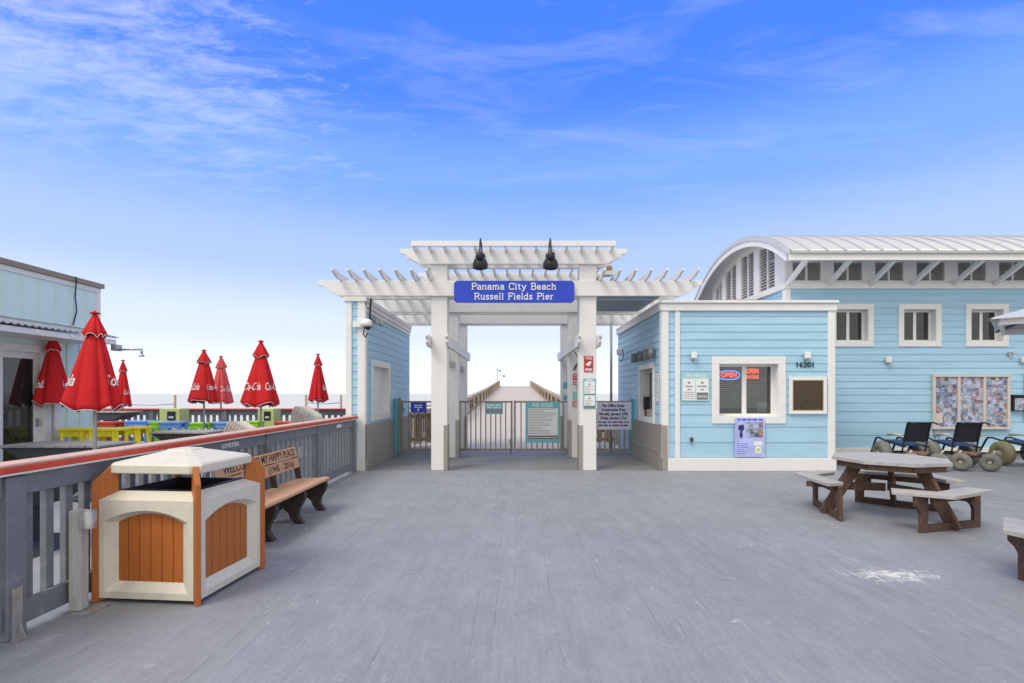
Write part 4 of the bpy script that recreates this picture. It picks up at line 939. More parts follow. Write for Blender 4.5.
# gable louvers
def arcz(y, rad): return ZC+math.sqrt(max(rad*rad-(y-CY)**2, 0))
m = MB(); pts = [(VX+.08, VY, 4.24)]+[(VX+.08, y, z) for y, z in arc(RR-.1, n=30) if VY <= y <= VYB]+[(VX+.08, VYB, 4.24)]; m.prism(pts, (.04, 0, 0)); m.build('gable_backing', 'louverdark', t)
posts = [(12.35, 12.84), (13.65, 13.97), (14.76, 15.08), (15.85, 16.13), (16.62, 16.9)]
for a, c in posts:
    m = MB(); m.prism([(VX-.02, a, 4.24), (VX-.02, c, 4.24), (VX-.02, c, arcz(c, RR-.1)), (VX-.02, a, arcz(a, RR-.1))], (.1, 0, 0)); m.build('gable_post', 'white2', t)
m = MB()
for (a, c), (a2, c2) in zip(posts, posts[1:]+[(16.9, 16.9)]):
    if a2-c < .3: continue
    mid = (c+a2)/2; m.prism([(VX, mid-.03, 4.24), (VX, mid+.03, 4.24), (VX, mid+.03, arcz(mid, RR-.15)), (VX, mid-.03, arcz(mid, RR-.15))], (.07, 0, 0))
m.build('gable_mullion', 'white2', t)
m = MB(); o3 = arc(RR-.10, n=36, hw=2.45); i3 = arc(RR-.30, n=36, hw=2.45)
for (ya, za), (yb, zb), (yc, zc3), (yd, zd) in zip(o3, o3[1:], i3[1:], i3):
    if ya < VY-.05 or yb > VYB: continue
    m.prism([(VX-.03, ya, za), (VX-.03, yb, zb), (VX-.03, yc, zc3), (VX-.03, yd, zd)], (.1, 0, 0))
m.build('gable_arch_trim', 'white2', t)
m = MB(); z = 4.27
while z < 5.7:
    for (a, c), (a2, c2) in zip(posts, posts[1:]):
        y0, y1 = c, a2
        lim = (RR-.2)**2-(z-ZC)**2
        if lim <= 0: continue
        r_ = math.sqrt(lim); y0 = max(y0, CY-r_); y1 = min(y1, CY+r_)
        if y1-y0 > .05:
            m.quad((VX+.0, y0, z), (VX+.0, y1, z), (VX+.05, y1, z+.058), (VX+.05, y0, z+.058)); m.quad((VX, y0, z-.008), (VX, y1, z-.008), (VX, y1, z), (VX, y0, z))
    z += .078
m.build('gable_louvers', 'louver', t)
wall_light(FF, 8.95, 2.37, 'small white wall light on the long wall below the middle window'); wall_light(FF, 12.2, 2.37, 'small white wall light near the right edge above the photo board')
m = MB(); FF.box(m, 11.86, 11.92, 2.48, 2.58, .02, .07); m.lathe([(.03, 0), (.03, .05)], FF.p(11.94, 2.55, .05), FF.n, 10); tag(m.build('sensor', 'galv', origin=tuple(FF.p(11.9, 2.48, 0))), 'tiny grey sensor under the rightmost window', 'sensor')
m = MB(); m.tube([FF.p(12.27, .9, .04), FF.p(12.27, 2.05, .04)], .02, 8); tag(m.build('conduit', 'tealpost', origin=tuple(FF.p(12.27, .9, .04))), 'thin teal conduit on the long wall at the right edge', 'pipe')
# photo board
t = thing('photo_board', 'large three-panel display case full of photographs on the long blue wall', 'display case', tuple(FF.p(10.95, .72, .02)))
m = MB(); ux = [10.03, 10.645, 11.26, 11.87]
FF.box(m, 10.03, 11.87, .72, .775, .02, .09); FF.box(m, 10.03, 11.87, 1.975, 2.03, .02, .09)
for u in (10.03, 10.62, 11.235, 11.815): FF.box(m, u, u+.06, .775, 1.975, .02, .085)
m.build('frame', 'plastic', t, bevel=.005)
for i, u in enumerate((10.09, 10.68, 11.295)):
    m = MB(); FF.box(m, u, u+(.53 if i < 1 else .555 if i == 1 else .52), .775, 1.975, .02, .05); p_ = m.build('photo_panel', 'collage', t)
m = MB(); FF.box(m, 10.10, 10.27, .87, 1.10, .051, .054); m.build('pinned_note', 'plastic', t)
t = thing('mailbox', 'small dark leaflet box with a picture right of the photo board', 'leaflet box', tuple(FF.p(12.05, 1.15, .02)))
m = MB(); FF.box(m, 11.93, 12.20, 1.16, 1.50, .02, .10); FF.box(m, 11.92, 12.21, 1.50, 1.55, .02, .13); m.build('box', 'nylon', t, bevel=.008)
m = MB(); FF.box(m, 11.96, 12.18, 1.18, 1.47, .10, .104); m.build('picture', 'collage', t)
m = MB(); FF.box(m, 10.07, 10.20, .57, .69, .02, .07); m.tube([FF.p(10.13, .57, .04), FF.p(10.13, .3, .04)], .012, 6); tag(m.build('junction_box', 'galv', origin=tuple(FF.p(10.13, .6, 0))), 'small grey junction box below the photo board', 'box')

# ------------------------------------------------------------------ deck railing (left)
def railing(x, y0, y1, posts, label, name='deck_railing', red=True):
    t = thing(name, label, 'railing', (x, y0, 0))
    m = MB(); m.box(x-.13, x+.05, y0, y1, 1.111, 1.13); m.build('cap_top', 'railpink', t, bevel=.004)
    m = MB(); m.box(x-.135, x+.06, y0, y1, 1.072, 1.110); m.build('cap_edge', 'railred', t, bevel=.004)
    m = MB(); m.box(x-.10, x+.054, y0, y1, 1.058, 1.071); m.build('cleat', 'piping', t)
    ps = sorted(posts)
    segs = list(zip([y0]+[p+.07 for p in ps], [p-.07 for p in ps]+[y1]))
    for a, c in segs:
        if c-a < .1: continue
        m = MB(); m.box(x-.035, x+.005, a, c, .915, 1.056); m.build('top_board', 'rail', t, bevel=.004)
        m = MB(); m.box(x-.035, x+.005, a, c, .06, .215); m.build('bottom_board', 'rail', t, bevel=.004)
        nb = max(1, int((c-a)/.148))
        for i in range(nb):
            y = a+(i+.5)*(c-a)/nb
            m = MB(); m.box(x-.085, x-.037, y-.03, y+.03, .10, 1.02); m.build('baluster', 'rail', t, bevel=.003)
    for p in ps:
        m = MB(); m.box(x-.10, x+.028, p-.068, p+.068, 0, 1.044); m.build('post', 'rail', t, bevel=.006)
    return t
rt = railing(-3.245, 1.0, 10.40, [1.6, 3.31, 5.02, 6.72, 8.45, 10.32], 'grey wooden deck railing with a red capped top along the left side')
m = MB(); m.box(-3.216, -3.207, 3.265, 3.335, .004, .33); m.build('base_bracket', 'galv', rt)
m = MB(); m.box(-3.206, -3.15, 3.25, 3.345, .002, .012); m.prism([(-3.206, 3.30, .012), (-3.155, 3.30, .012), (-3.206, 3.30, .12)], (0, .008, 0)); m.build('base_plate', 'galv', rt)
F = Fr((-3.238, 0, 0), (0, 1, 0), (1, 0, 0))
m = MB(); text_into(m, 'OYSTER', .066, F, 5.83, .99, .001, fit=.36, bold=.002); tag(m.build('rail_lettering', 'signwhite', origin=tuple(F.p(5.83, .98, 0))), 'small white letters stuck on the railing board behind the bench', 'lettering')
m = MB(); F.box(m, 9.3, 9.55, .955, 1.01, .001, .004); tag(m.build('rail_sticker', 'signwhite', origin=tuple(F.p(9.4, .98, 0))), 'small white sticker at the far end of the railing', 'sticker')
m = MB(); F.box(m, 7.55, 7.72, .62, .78, .001, .05); tag(m.build('rail_outlet', 'galv', origin=tuple(F.p(7.6, .7, 0)), bevel=.006), 'grey outlet cover on the railing beyond the bench', 'outlet')
# short post with sleeve
t = thing('latch_post', 'short weathered post with a round metal sleeve beside the litter bin', 'post', (-3.12, 3.74, 0))
m = MB(); m.box(-3.215, -3.125, 3.68, 3.76, .012, .735); m.build('post', 'weather', t, bevel=.008)
m = MB(); m.box(-3.218, -3.02, 3.62, 3.82, .0, .012); m.build('base_plate', 'galv', t)
m = MB(); m.lathe([(.05, 0), (.05, .125), (.044, .125), (.044, 0)], (-3.085, 3.70, .61), n=20, cap=False); m.build('sleeve', 'galv', t)
m = MB(); m.box(-3.124, -3.10, 3.70, 3.74, .62, .71); m.build('strap', 'galv', t)

# ------------------------------------------------------------------ litter bin
t = bin_ = thing('litter_bin', 'square beige litter bin with arched orange slat panels and a peaked lid', 'litter bin', (0, 0, 0))
S = .415
def local_face(k):
    a = k*math.pi/2; u = Vector((math.cos(a), math.sin(a), 0)); n = Vector((math.sin(a), -math.cos(a), 0))
    return Fr(n*S, u, n)
for k in range(4):
    F = local_face(k); W2 = S-.035
    # beige frame with an arched, splayed opening
    N_ = 14; ow, oz0, oz1, rise = .315, .085, .615, .085
    iw, iz0, iz1 = .262, .15, .60
    def arch(w, z0, z1, rs):
        p = [(-w, z0), (w, z0)]; 
        for i in range(N_+1):
            q = 1-2*i/N_; p.append((w*q, z1+rs*(1-q*q)))
        return p
    ao = arch(ow+.02, oz0, oz1+.0, rise); ai = arch(iw, iz0, iz1, rise*.8)
    m = MB(); n_ = len(ao)
    hw, zt, zb = W2, .775, .035
    def outer(p):      # matching point on the outer rectangle
        x, z = p
        if z <= oz0+1e-6: return (math.copysign(hw, x), zb)
        if abs(x) > ow*.99: return (math.copysign(hw, x), zt)
        return (x/(ow+.02)*hw, zt)
    oo = [outer(p) for p in ao]
    for layer in ((oo, ao, .0, .0), (ao, ai, .0, -.05)):
        A, B, dA, dB = layer
        for i in range(n_):
            j = (i+1) % n_
            m.quad(F.p(A[i][0], A[i][1], dA), F.p(A[j][0], A[j][1], dA), F.p(B[j][0], B[j][1], dB), F.p(B[i][0], B[i][1], dB))
    # sloped shoulder on top, sides and bottom
    m.quad(F.p(-hw, zt, 0), F.p(hw, zt, 0), F.p(hw-.085, .83, -.10), F.p(-hw+.085, .83, -.10))
    for sx in (-1, 1): m.quad(F.p(sx*hw, zb, 0), F.p(sx*hw, zt, 0), F.p(sx*(hw-.0), zt, -.03), F.p(sx*(hw-.0), zb, -.03)); m.face([len(m.v)-4+i for i in (0, 1, 2, 3)]) if False else None
    for sx in (-1, 1):
        b = len(m.v); m.v += [F.p(sx*hw, zt, 0), F.p(sx*(hw-.085), .83, -.10), F.p(sx*(hw-.005), zt-.01, -.03)]; m.face([b, b+1, b+2])
    m.quad(F.p(-hw, zb, 0), F.p(hw, zb, 0), F.p(hw, zb, -.08), F.p(-hw, zb, -.08))
    m.quad(F.p(-hw+.085, .83, -.10), F.p(hw-.085, .83, -.10), F.p(hw-.085, .78, -.11), F.p(-hw+.085, .78, -.11))
    fr_ = m.build('side_panel', 'beige', t)
    m = MB(); ns = 6
    for i in range(ns):
        a = -iw-.01+(2*iw+.02)*i/ns; c = a+(2*iw+.02)/ns-.006
        m_ = 1-((a+c)/2/iw)**2
        za = iz1+rise*.85*(1-(min(abs(a), iw)/iw)**2)+.02; zc_ = iz1+rise*.85*(1-(min(abs(c), iw)/iw)**2)+.02
        m.prism([F.p(a, iz0-.01, -.072), F.p(c, iz0-.01, -.072), F.p(c, zc_, -.072), F.p(a, za, -.072)], F.n*.02)
    m.build('slats', 'orange', t)
    m = MB(); F.box(m, -iw-.03, iw+.03, iz0-.03, iz1+rise+.03, -.10, -.078); m.build('slat_backing', 'interior', t)
for k in range(4):
    a = math.pi/4+k*math.pi/2; dr = Vector((math.cos(a), math.sin(a), 0)); sd = Vector((-dr.y, dr.x, 0))
    prof_ = [(.44, .02), (.605, .0), (.605, .90), (.59, .925), (.49, 1.025), (.44, 1.025)]
    m = MB(); m.prism([dr*r+Z*z-sd*.019 for r, z in prof_], sd*.038); m.build('corner_board', 'orange', t, bevel=.004)
m = MB()       # black rim and liner
for k in range(4):
    F = local_face(k); F.box(m, -.31, .31, .80, .835, -.15, -.115)
    m.quad(F.p(-.27, .82, -.15), F.p(.27, .82, -.15), F.p(.22, .45, -.19), F.p(-.22, .45, -.19))
m.box(-.2, .2, -.2, .2, .44, .45); m.build('liner', 'black', t)
m = MB()       # lid
lo = .375; ring = lambda h, z, c=.06: [(-h+c, -h, z), (h-c, -h, z), (h, -h+c, z), (h, h-c, z), (h-c, h, z), (-h+c, h, z), (-h, h-c, z), (-h, -h+c, z)]
rings = [ring(.34, .965), ring(lo, .97), ring(lo, 1.03), ring(lo-.015, 1.045), ring(.11, 1.115, .03), ring(.10, 1.125, .03)]
for r_ in rings: m.v += [Vector(p) for p in r_]
for i in range(len(rings)-1):
    for k in range(8): m.face([i*8+k, i*8+(k+1) % 8, i*8+8+(k+1) % 8, i*8+8+k])
m.face(list(range(8))[::-1]); m.face([len(m.v)-8+i for i in range(8)]); m.build('lid', 'beige', t, bevel=.006)
bin_.location = (-2.735, 4.255, 0); bin_.rotation_euler = (0, 0, R(-5))

# ------------------------------------------------------------------ memorial bench
t = bench = thing('memorial_bench', 'tan memorial bench with engraved backrest and black curved legs by the railing', 'bench', (0, 0, 0))
# local: x = along bench (world +Y), y = towards rail ; sits with front at y=-.25
LB = 1.95
def bp_(al, fr, z): return Vector((fr, al, z))       # fr: +x to the walkway
m = MB(); pf = [(-.16, .435), (-.02, .425), (.12, .43), (.20, .445), (.26, .44), (.27, .405), (.19, .39), (-.16, .385)]
m.prism([bp_(-LB/2, f, z) for f, z in pf], (0, LB, 0)); m.build('seat', 'bench', t, bevel=.008)
lean = .22
def bk(al, h, d): return Vector((-.06-lean*(h-.45)+d*math.cos(.22), al, h+d*math.sin(.22)))
for z0, z1 in ((.735, .865), (.595, .725)):
    m = MB(); m.prism([bk(-LB/2+.0, z0, 0), bk(LB/2-.13, z0, 0), bk(LB/2-.13, z1, 0), bk(-LB/2+.0, z1, 0)], (-.04, 0, -.01)); m.build('back_board', 'bench', t, bevel=.006)
class BF:                                            # frame on the leaning back, u runs along +Y
    n = Vector((1, 0, .22)).normalized()
    def p(s, u, z, d): return bk(u, z, d)
m = MB(); text_into(m, 'WELCOME TO MY HAPPY PLACE', .125, BF(), -.06, .80, .002, fit=1.66, ext=.001, bold=.001)
text_into(m, 'LOVE', .085, BF(), -.72, .66, .002, fit=.24, ext=.001); text_into(m, '(1945 - 2016)', .115, BF(), .34, .66, .002, fit=.68, ext=.001, bold=.001); m.build('engraving', 'ink', t)
for al in (-.55, .20, .90):
    m = MB(); lp = [(-.20, .385), (.25, .385), (.255, .33), (.23, .26), (.18, .18), (.165, .10), (.215, .03), (.235, 0), (.13, 0), (.075, .06), (.05, .13), (-.02, .19), (-.09, .14), (-.13, .05), (-.18, 0), (-.28, 0), (-.27, .04), (-.2, .12), (-.17, .25)]
    m.prism([bp_(al-.04, f, z) for f, z in lp], (0, .08, 0)); m.build('leg', 'darkcast', t, bevel=.008)
    m = MB(); m.prism([bp_(al-.03, f, z) for f, z in ((-.14, .38), (-.09, .38), (-.135, .6), (-.185, .84), (-.25, .84), (-.19, .6))], (0, .06, 0)); m.build('back_support', 'darkcast', t)
bench.location = (-2.80, 6.04, 0)
bench.rotation_euler = (0, 0, 0)

# ------------------------------------------------------------------ picnic tables
def hexp(r, k, rot): a = R(rot+k); return Vector((r*math.cos(a), r*math.sin(a), 0))
t = pic = thing('picnic_table', 'hexagonal grey-topped picnic table with brown frame before the blue building', 'picnic table', (0, 0, 0), 'picnic tables on the boardwalk')
ROT = 18
# tabletop: octagonal top in five boards
oct_ = [(.66*math.cos(R(22.5+45*i+10)), .66*math.sin(R(22.5+45*i+10))) for i in range(8)]
def clip(poly, x0, x1):
    def cl(poly, f, inter):
        o = []
        for i in range(len(poly)):
            a, b_ = poly[i], poly[(i+1) % len(poly)]
            if f(a): o.append(a)
            if f(a) != f(b_): o.append(inter(a, b_))
        return o
    def ix(X): return lambda a, b_: (X, a[1]+(b_[1]-a[1])*(X-a[0])/(b_[0]-a[0]))
    poly = cl(poly, lambda p: p[0] >= x0, ix(x0))
    return cl(poly, lambda p: p[0] <= x1, ix(x1)) if poly else []
m = MB(); bw = .145
for i in range(-5, 5):
    pl_ = clip(oct_, i*bw+.002, (i+1)*bw-.002)
    if len(pl_) >= 3: m.prism([(x, y, .715) for x, y in pl_], (0, 0, .038))
m.build('tabletop', 'tabletop', t, bevel=.003)
m = MB(); m.bar((-.5, .12, .67), (.5, .12, .67), .04, .085); m.bar((-.5, -.12, .67), (.5, -.12, .67), .04, .085)
m.build('top_bearers', 'brown', t); m = MB()
o8 = [(.58*math.cos(R(22.5+45*i+10)), .58*math.sin(R(22.5+45*i+10))) for i in range(8)]
for i in range(8): a, b_ = o8[i], o8[(i+1) % 8]; m.bar((*a, .675), (*b_, .675), .035, .075)
m.build('apron', 'brown', t)
for phi in (147, 267, 27):
    ri, ro = .81, 1.08
    def P(r, a): return Vector((r*math.cos(R(a)), r*math.sin(R(a)), 0))
    ends = []
    for sg, k in ((-1, .52), (1, .80)):          # L-shaped seat: a short and a long board meet at the corner
        c = P(ro, phi); ci = P(ri, phi); nx = P(ro, phi+sg*60); nxi = P(ri, phi+sg*60)
        o_e = c.lerp(nx, k); i_e = ci.lerp(nxi, k); g = (nx-c).normalized()*.002
        m = MB(); m.prism([(p.x, p.y, .425) for p in (c+g, o_e, i_e, ci+g)], (0, 0, .042)); m.build('seat_board', 'tabletop', t, bevel=.004)
    # straight frame under each seat, its two legs, and the raking leg up to the top
    dm = phi+20; D = P(1, dm); T = Vector((-D.y, D.x, 0)); base = D*.72
    l1, l2 = base-T*.43, base+T*.43
    for q_, sg in ((l1, -1), (l2, 1)):
        prl = [(-.055, 0), (.055, 0), (.055, .22), (.085, .27), (.14, .31), (.14, .425), (-.07, .425), (-.055, .40)]
        m = MB(); m.prism([q_-D*.02+T*(x*-1)+Z*z for x, z in prl], D*.04); m.build('seat_leg', 'brown', t, bevel=.003)
    m = MB(); m.bar(l1+T*.056+Z*.045, l2-T*.056+Z*.045, .037, .085); m.build('ground_rail', 'brown', t)
    m = MB(); m.bar(l1+T*.056+D*.05+Z*.385, l2-T*.056+D*.05+Z*.385, .037, .07); m.build('seat_rail', 'brown', t)
    m = MB(); m.bar(D*.36+T*.03+Z*.70, D*.76+T*.03+Z*.0, .055, .14, up=D); m.build('leg', 'brown', t, bevel=.005)
    m = MB(); m.bar(D*.04+Z*.37, D*.52+Z*.37, .04, .10); m.build('stretcher', 'brown', t)
    m = MB(); m.bar(D*.55+Z*.38+T*.062, D*.98+Z*.39+T*.062, .035, .07); m.build('seat_bearer', 'brown', t)
pic.location = (4.83, 6.62, 0)
dup(pic, (5.06, 3.95, 0), R(-101), 'picnic table mostly outside the picture, only its grey bench corner shows at the right edge')

# ------------------------------------------------------------------ beach wheelchairs
def torus(m, c, ax, R0, r0, n=26, k=12, sq=1.0):
    ax = Vector(ax).normalized(); a = ax.orthogonal().normalized(); e = ax.cross(a); b = len(m.v); c = Vector(c)
    for i in range(n):
        t_ = 2*math.pi*i/n; d = a*math.cos(t_)+e*math.sin(t_)
        for j in range(k):
            f = 2*math.pi*j/k; m.v.append(c+d*(R0+r0*math.cos(f))+ax*(r0*sq*math.sin(f)))
    for i in range(n):
        for j in range(k):
            i2, j2 = (i+1) % n, (j+1) % k; m.face([b+i*k+j, b+i2*k+j, b+i2*k+j2, b+i*k+j2], True)
def wheelchair(tyre, label):
    t = thing('beach_wheelchair', label, 'wheelchair', (0, 0, 0), 'beach wheelchairs parked along the blue wall')
    m = MB()
    for s_ in (-1, 1):
        y = .225*s_
        m.tube([(1.15, y, .16), (.98, y, .48), (.92, y, .57), (.82, y, .58), (.6, y, .53), (0, y, .46), (-.1, y, .46)], .021, 8)
        m.tube([(-.38, y, .95), (-.24, y, .98), (-.17, y, .97), (-.02, y, .46), (.02, y, .30)], .016, 8)
        m.tube([(.02, y, .30), (.45, y, .30), (.45, y, .50)], .014, 8); m.tube([(.02, y, .30), (-.36, y*.9, .30)], .02, 8)
    m.tube([(-.2, -.24, .97), (-.2, .24, .97)], .012, 8); m.tube([(.45, -.34, .30), (.45, .34, .30)], .02, 8); m.tube([(-.36, -.3, .30), (-.36, .3, .30)], .02, 8)
    m.build('frame', 'nylon', t)
    m = MB(); m.prism([(-.02, -.22, .47), (.60, -.22, .54), (.60, -.22, .555), (-.02, -.22, .485)], (0, .44, 0)); m.build('seat', 'bluenylon', t)
    m = MB(); m.prism([(-.035, -.235, .56), (-.02, -.235, .56), (-.155, -.235, .97), (-.17, -.235, .97)], (0, .47, 0)); m.build('backrest', 'nylon', t)
    m = MB(); m.prism([(1.08, -.2, .20), (1.22, -.2, .15), (1.22, -.2, .165), (1.08, -.2, .215)], (0, .4, 0)); m.build('footrest', 'nylon', t)
    for s_ in (-1, 1):
        m = MB(); m.tube([(-.07, s_*.30, .70), (.12, s_*.31, .71), (.36, s_*.31, .68)], .026, 8); m.build('armrest', 'pvc', t)
        m = MB(); torus(m, (.45, s_*.37, .27), (0, 1, 0), .155, .115, sq=1.0); w = m.build('wheel', tyre, t)
        m = MB(); m.lathe([(.07, -.085), (.07, .085)], (.45, s_*.37, .27), (0, 1, 0), 16); m.lathe([(.03, -.12), (.03, .12)], (.45, s_*.37, .27), (0, 1, 0), 10); m.build('hub', 'hub', w)
        c = (-.42, s_*.26+.05, .185); ax = (.75, -.66, 0)
        m = MB(); torus(m, c, ax, .11, .075); w = m.build('caster', 'tyre', t)
        m = MB(); axv = Vector(ax).normalized(); m.lathe([(.035, -.045), (.04, .0), (.035, .045)], Vector(c), axv, 14); m.build('hub', 'hub', w)
        m = MB(); m.tube([(-.42+.07*1, s_*.30+.05, .30), (-.42, s_*.30, .41)], .014, 8); m.tube([(-.36, s_*.3, .41), (-.42, s_*.3, .41)], .016, 8); m.build('caster_fork', 'pvc', t)
    m = MB(); m.box(-.12, .0, -.2, .2, .30, .36); m.tube([(-.36, 0, .32), (.0, 0, .32)], .018, 8); m.build('rear_bracket', 'rust', t)
    return t
wc = wheelchair('tyre', 'left beach wheelchair with a dark back and blue seat behind the picnic table')
wc.location = (8.45, 10.85, 0); wc.rotation_euler = (0, 0, R(84))
wc2 = dup(wc, (9.47, 10.80, 0), R(80), 'middle beach wheelchair with two grey caster wheels, below the photo board')
wc3 = wheelchair('tyreolive', 'right beach wheelchair with a large olive balloon wheel at the right edge')
wc3.location = (11.10, 10.82, 0); wc3.rotation_euler = (0, 0, R(93))

# ------------------------------------------------------------------ grey canopy at the right edge
t = thing('market_canopy', 'pale canopy whose pointed corner enters at the right edge', 'canopy', (9.35, 8.2, 0))
cx, cy, hr = 9.30, 8.3, 1.6
tip = [(cx-hr, cy-hr*.0, 2.80), (cx, cy-hr, 2.80), (cx+hr, cy, 2.80), (cx, cy+hr, 2.80)]
m = MB(); pk = Vector((cx, cy, 3.24))
for i in range(4):
    a, b_ = Vector(tip[i]), Vector(tip[(i+1) % 4]); b = len(m.v); m.v += [a, b_, pk, a-Z*.02, b_-Z*.02, pk-Z*.02]; m.face([b, b+1, b+2]); m.face([b+5, b+4, b+3]); m.face([b, b+3, b+4, b+1])
m.build('roof', 'roofmetal', t)
m = MB()
for i in range(4):
    a, b_ = Vector(tip[i]), Vector(tip[(i+1) % 4]); a2 = a.lerp(Vector((cx, cy, 2.8)), .1); b2 = b_.lerp(Vector((cx, cy, 2.8)), .1)
    m.bar(a2-Z*.065, b2-Z*.065, .05, .09)
m.build('valance', 'white2', t)
m = MB()
for i in range(4): m.bar(Vector(tip[i])-Z*.03, pk-Z*.05, .04, .05)
m.build('rib', 'dgrey', t)
m = MB(); m.tube([(cx, cy, 0), (cx, cy, 3.22)], .05, 12); m.lathe([(.4, 0), (.4, .07), (.1, .1)], (cx, cy, 0), n=20); m.build('pole', 'galv', t)

# ------------------------------------------------------------------ folded red umbrellas
def umbrella(px, Y, top_y, bot_y, hw_px, label, nf=8, phase=0, m_='red', words=((0, 1),), tilt=0, pz=0):
    s_ = Y/512; X = (px-515)*s_; zt = 1.58+(393.5-top_y)*s_; zb = 1.58+(393.5-bot_y)*s_; rw = hw_px*s_/math.sqrt(1+((px-515)/512)**2)*1.04; H = zt-zb
    t = thing('folded_umbrella', label, 'umbrella', (X, Y, 0), 'folded red umbrellas on the patio')
    rs = random.Random(int(px)); off = [rs.uniform(-.12, .12) for _ in range(nf)]
    w1_, w2_ = rs.uniform(0, 6.28), rs.uniform(0, 6.28); am_ = [rs.uniform(.65, 1.35) for _ in range(nf)]
    def wp(th): return th+.28*math.sin(2*th+w1_)+.13*math.sin(3*th+w2_)
    def rad(th, q):       # q 0 top .. 1 hem
        th = wp(th)
        base = rw*(.20+.80*q**.85)
        k = th*nf/2/math.pi+phase; i = int(math.floor(k)) % nf; f = k-math.floor(k)
        fold = abs(math.sin(math.pi*f))**.5
        amp = (.15+.34*q)*am_[i]
        return base*(1-amp+amp*fold*1.15)*(1+off[i]*fold*q)
    zc_top = zt-.17*H
    def hem(th):
        th = wp(th)
        k = th*nf/2/math.pi+phase; f = k-math.floor(k); i = int(math.floor(k)) % nf
        return zb+H*(.06*abs(math.sin(math.pi*f))+.02+.35*off[i]*abs(math.sin(math.pi*f)))
    n = nf*10; rows = 14; m = MB()
    for j in range(rows+1):
        q = j/rows
        for i in range(n):
            th = 2*math.pi*i/n; z = zc_top+(hem(th)-zc_top)*q; r_ = rad(th, q); m.v.append(Vector((X+r_*math.cos(th), Y+r_*math.sin(th)*.85, z)))
    for j in range(rows):
        for i in range(n): i2 = (i+1) % n; m.face([j*n+i, j*n+i2, (j+1)*n+i2, (j+1)*n+i], True)
    can = m.build('canopy', m_, t)
    sol = can.modifiers.new('cloth', 'SOLIDIFY'); sol.thickness = .006
    m = MB(); m.tube([(X+rad(2*math.pi*i/n, 1)*1.01*math.cos(2*math.pi*i/n), Y+.85*rad(2*math.pi*i/n, 1)*1.01*math.sin(2*math.pi*i/n), hem(2*math.pi*i/n)) for i in range(n)], .0055, 6, closed=True); m.build('hem_piping', 'piping', can)
    # vent tier
    m = MB(); rows2 = 6; vb_ = zt-.20*H
    def vr(th, q): th = wp(th); k = th*nf/2/math.pi+phase; f = k-math.floor(k); return rw*(.06+.41*q**1.05)*(1-.34*q*(1-abs(math.sin(math.pi*f))**.6))
    def vz(th, q): th = wp(th); k = th*nf/2/math.pi+phase; f = k-math.floor(k); return zt-(zt-vb_)*q-.045*H*q*(1-abs(math.sin(math.pi*f)))
    for j in range(rows2+1):
        for i in range(n): th = 2*math.pi*i/n; m.v.append(Vector((X+vr(th, j/rows2)*math.cos(th), Y+vr(th, j/rows2)*math.sin(th)*.9, vz(th, j/rows2))))
    for j in range(rows2):
        for i in range(n): i2 = (i+1) % n; m.face([j*n+i, j*n+i2, (j+1)*n+i2, (j+1)*n+i], True)
    m.face(list(range(n))); v = m.build('vent', m_, t); sol = v.modifiers.new('cloth', 'SOLIDIFY'); sol.thickness = .006
    m = MB(); m.tube([(X+vr(2*math.pi*i/n, 1)*1.01*math.cos(2*math.pi*i/n), Y+.9*vr(2*math.pi*i/n, 1)*1.01*math.sin(2*math.pi*i/n), vz(2*math.pi*i/n, 1)) for i in range(n)], .006, 6, closed=True); m.build('piping', 'piping', v)
    m = MB(); m.lathe([(.06, 0), (.07, .015), (.03, .03), (.008, .05)], (X, Y, zt), n=12); m.build('finial', m_, t)
    m = MB(); m.tube([(X, Y, 0), (X, Y, zt-.03)], .024, 10); m.build('pole', 'weather', t)
    m = MB(); m.lathe([(.26, 0), (.26, .05), (.06, .08), (.04, .22)], (X, Y, 0), n=16); m.build('base', 'blacktable', t)
    m = MB()
    for k in range(nf): th = 2*math.pi*(k+.5-phase)/nf; m.bar((X+.03*math.cos(th), Y+.03*math.sin(th), zt-.2*H), (X+rw*.8*math.cos(th), Y+.7*rw*math.sin(th), zb+.10*H), .015, .02)
    m.build('ribs', 'dgrey', t)
    # white script, laid on the cloth
    m = MB(); zmid = zb+.33*H
    for ang, sz in words:
        def mf(x, y, z, ang=ang, sz=sz):
            th = R(ang)+x/(rw*.8); zz = zmid+y; q = min(max((zc_top-zz)/(zc_top-hem(th)), 0), 1)
            r_ = rad(th, q)+.013+z; return Vector((X+r_*math.cos(th), Y+.85*r_*math.sin(th), zz))
        text_into(m, 'Coca-Cola', .24*sz, None, 0, 0, 0, shear=.35, map_fn=mf, fit=rw*1.15*sz, bold=.002)
    m.build('lettering', 'signwhite', can)
    return t
umbrella(95, 7.7, 314, 414, 29, 'largest red folded umbrella, nearest to the railing with a worn pole', 7, .15, words=((18, 1.0), (-165, 1)))
umbrella(53, 10, 335, 409, 20, 'red folded umbrella in front of the glass door', 6, .3, words=((25, .9), (-130, .9)))
umbrella(123, 16.5, 361, 408, 10, 'red folded umbrella half hidden behind the largest one', 7, .1, words=((-10, 1),))
umbrella(204, 13.4, 351, 405, 16, 'red folded umbrella left of the paler red one', 8, .4, words=((-125, 1), (-10, 1)))
umbrella(221, 16.2, 357, 405, 13, 'paler faded red folded umbrella overlapped by its left neighbour', 7, .2, m_='red2', words=((-30, 1),))
umbrella(261, 11.4, 342, 409, 18, 'red folded umbrella with white script beside the stacked plastic chairs', 7, .45, words=((-112, 1.0), (-12, 1.0)))
umbrella(318, 15.4, 355, 404, 9.5, 'narrow bright red folded umbrella farthest right, nearest the blue wall', 6, .25, words=((10, .9),))

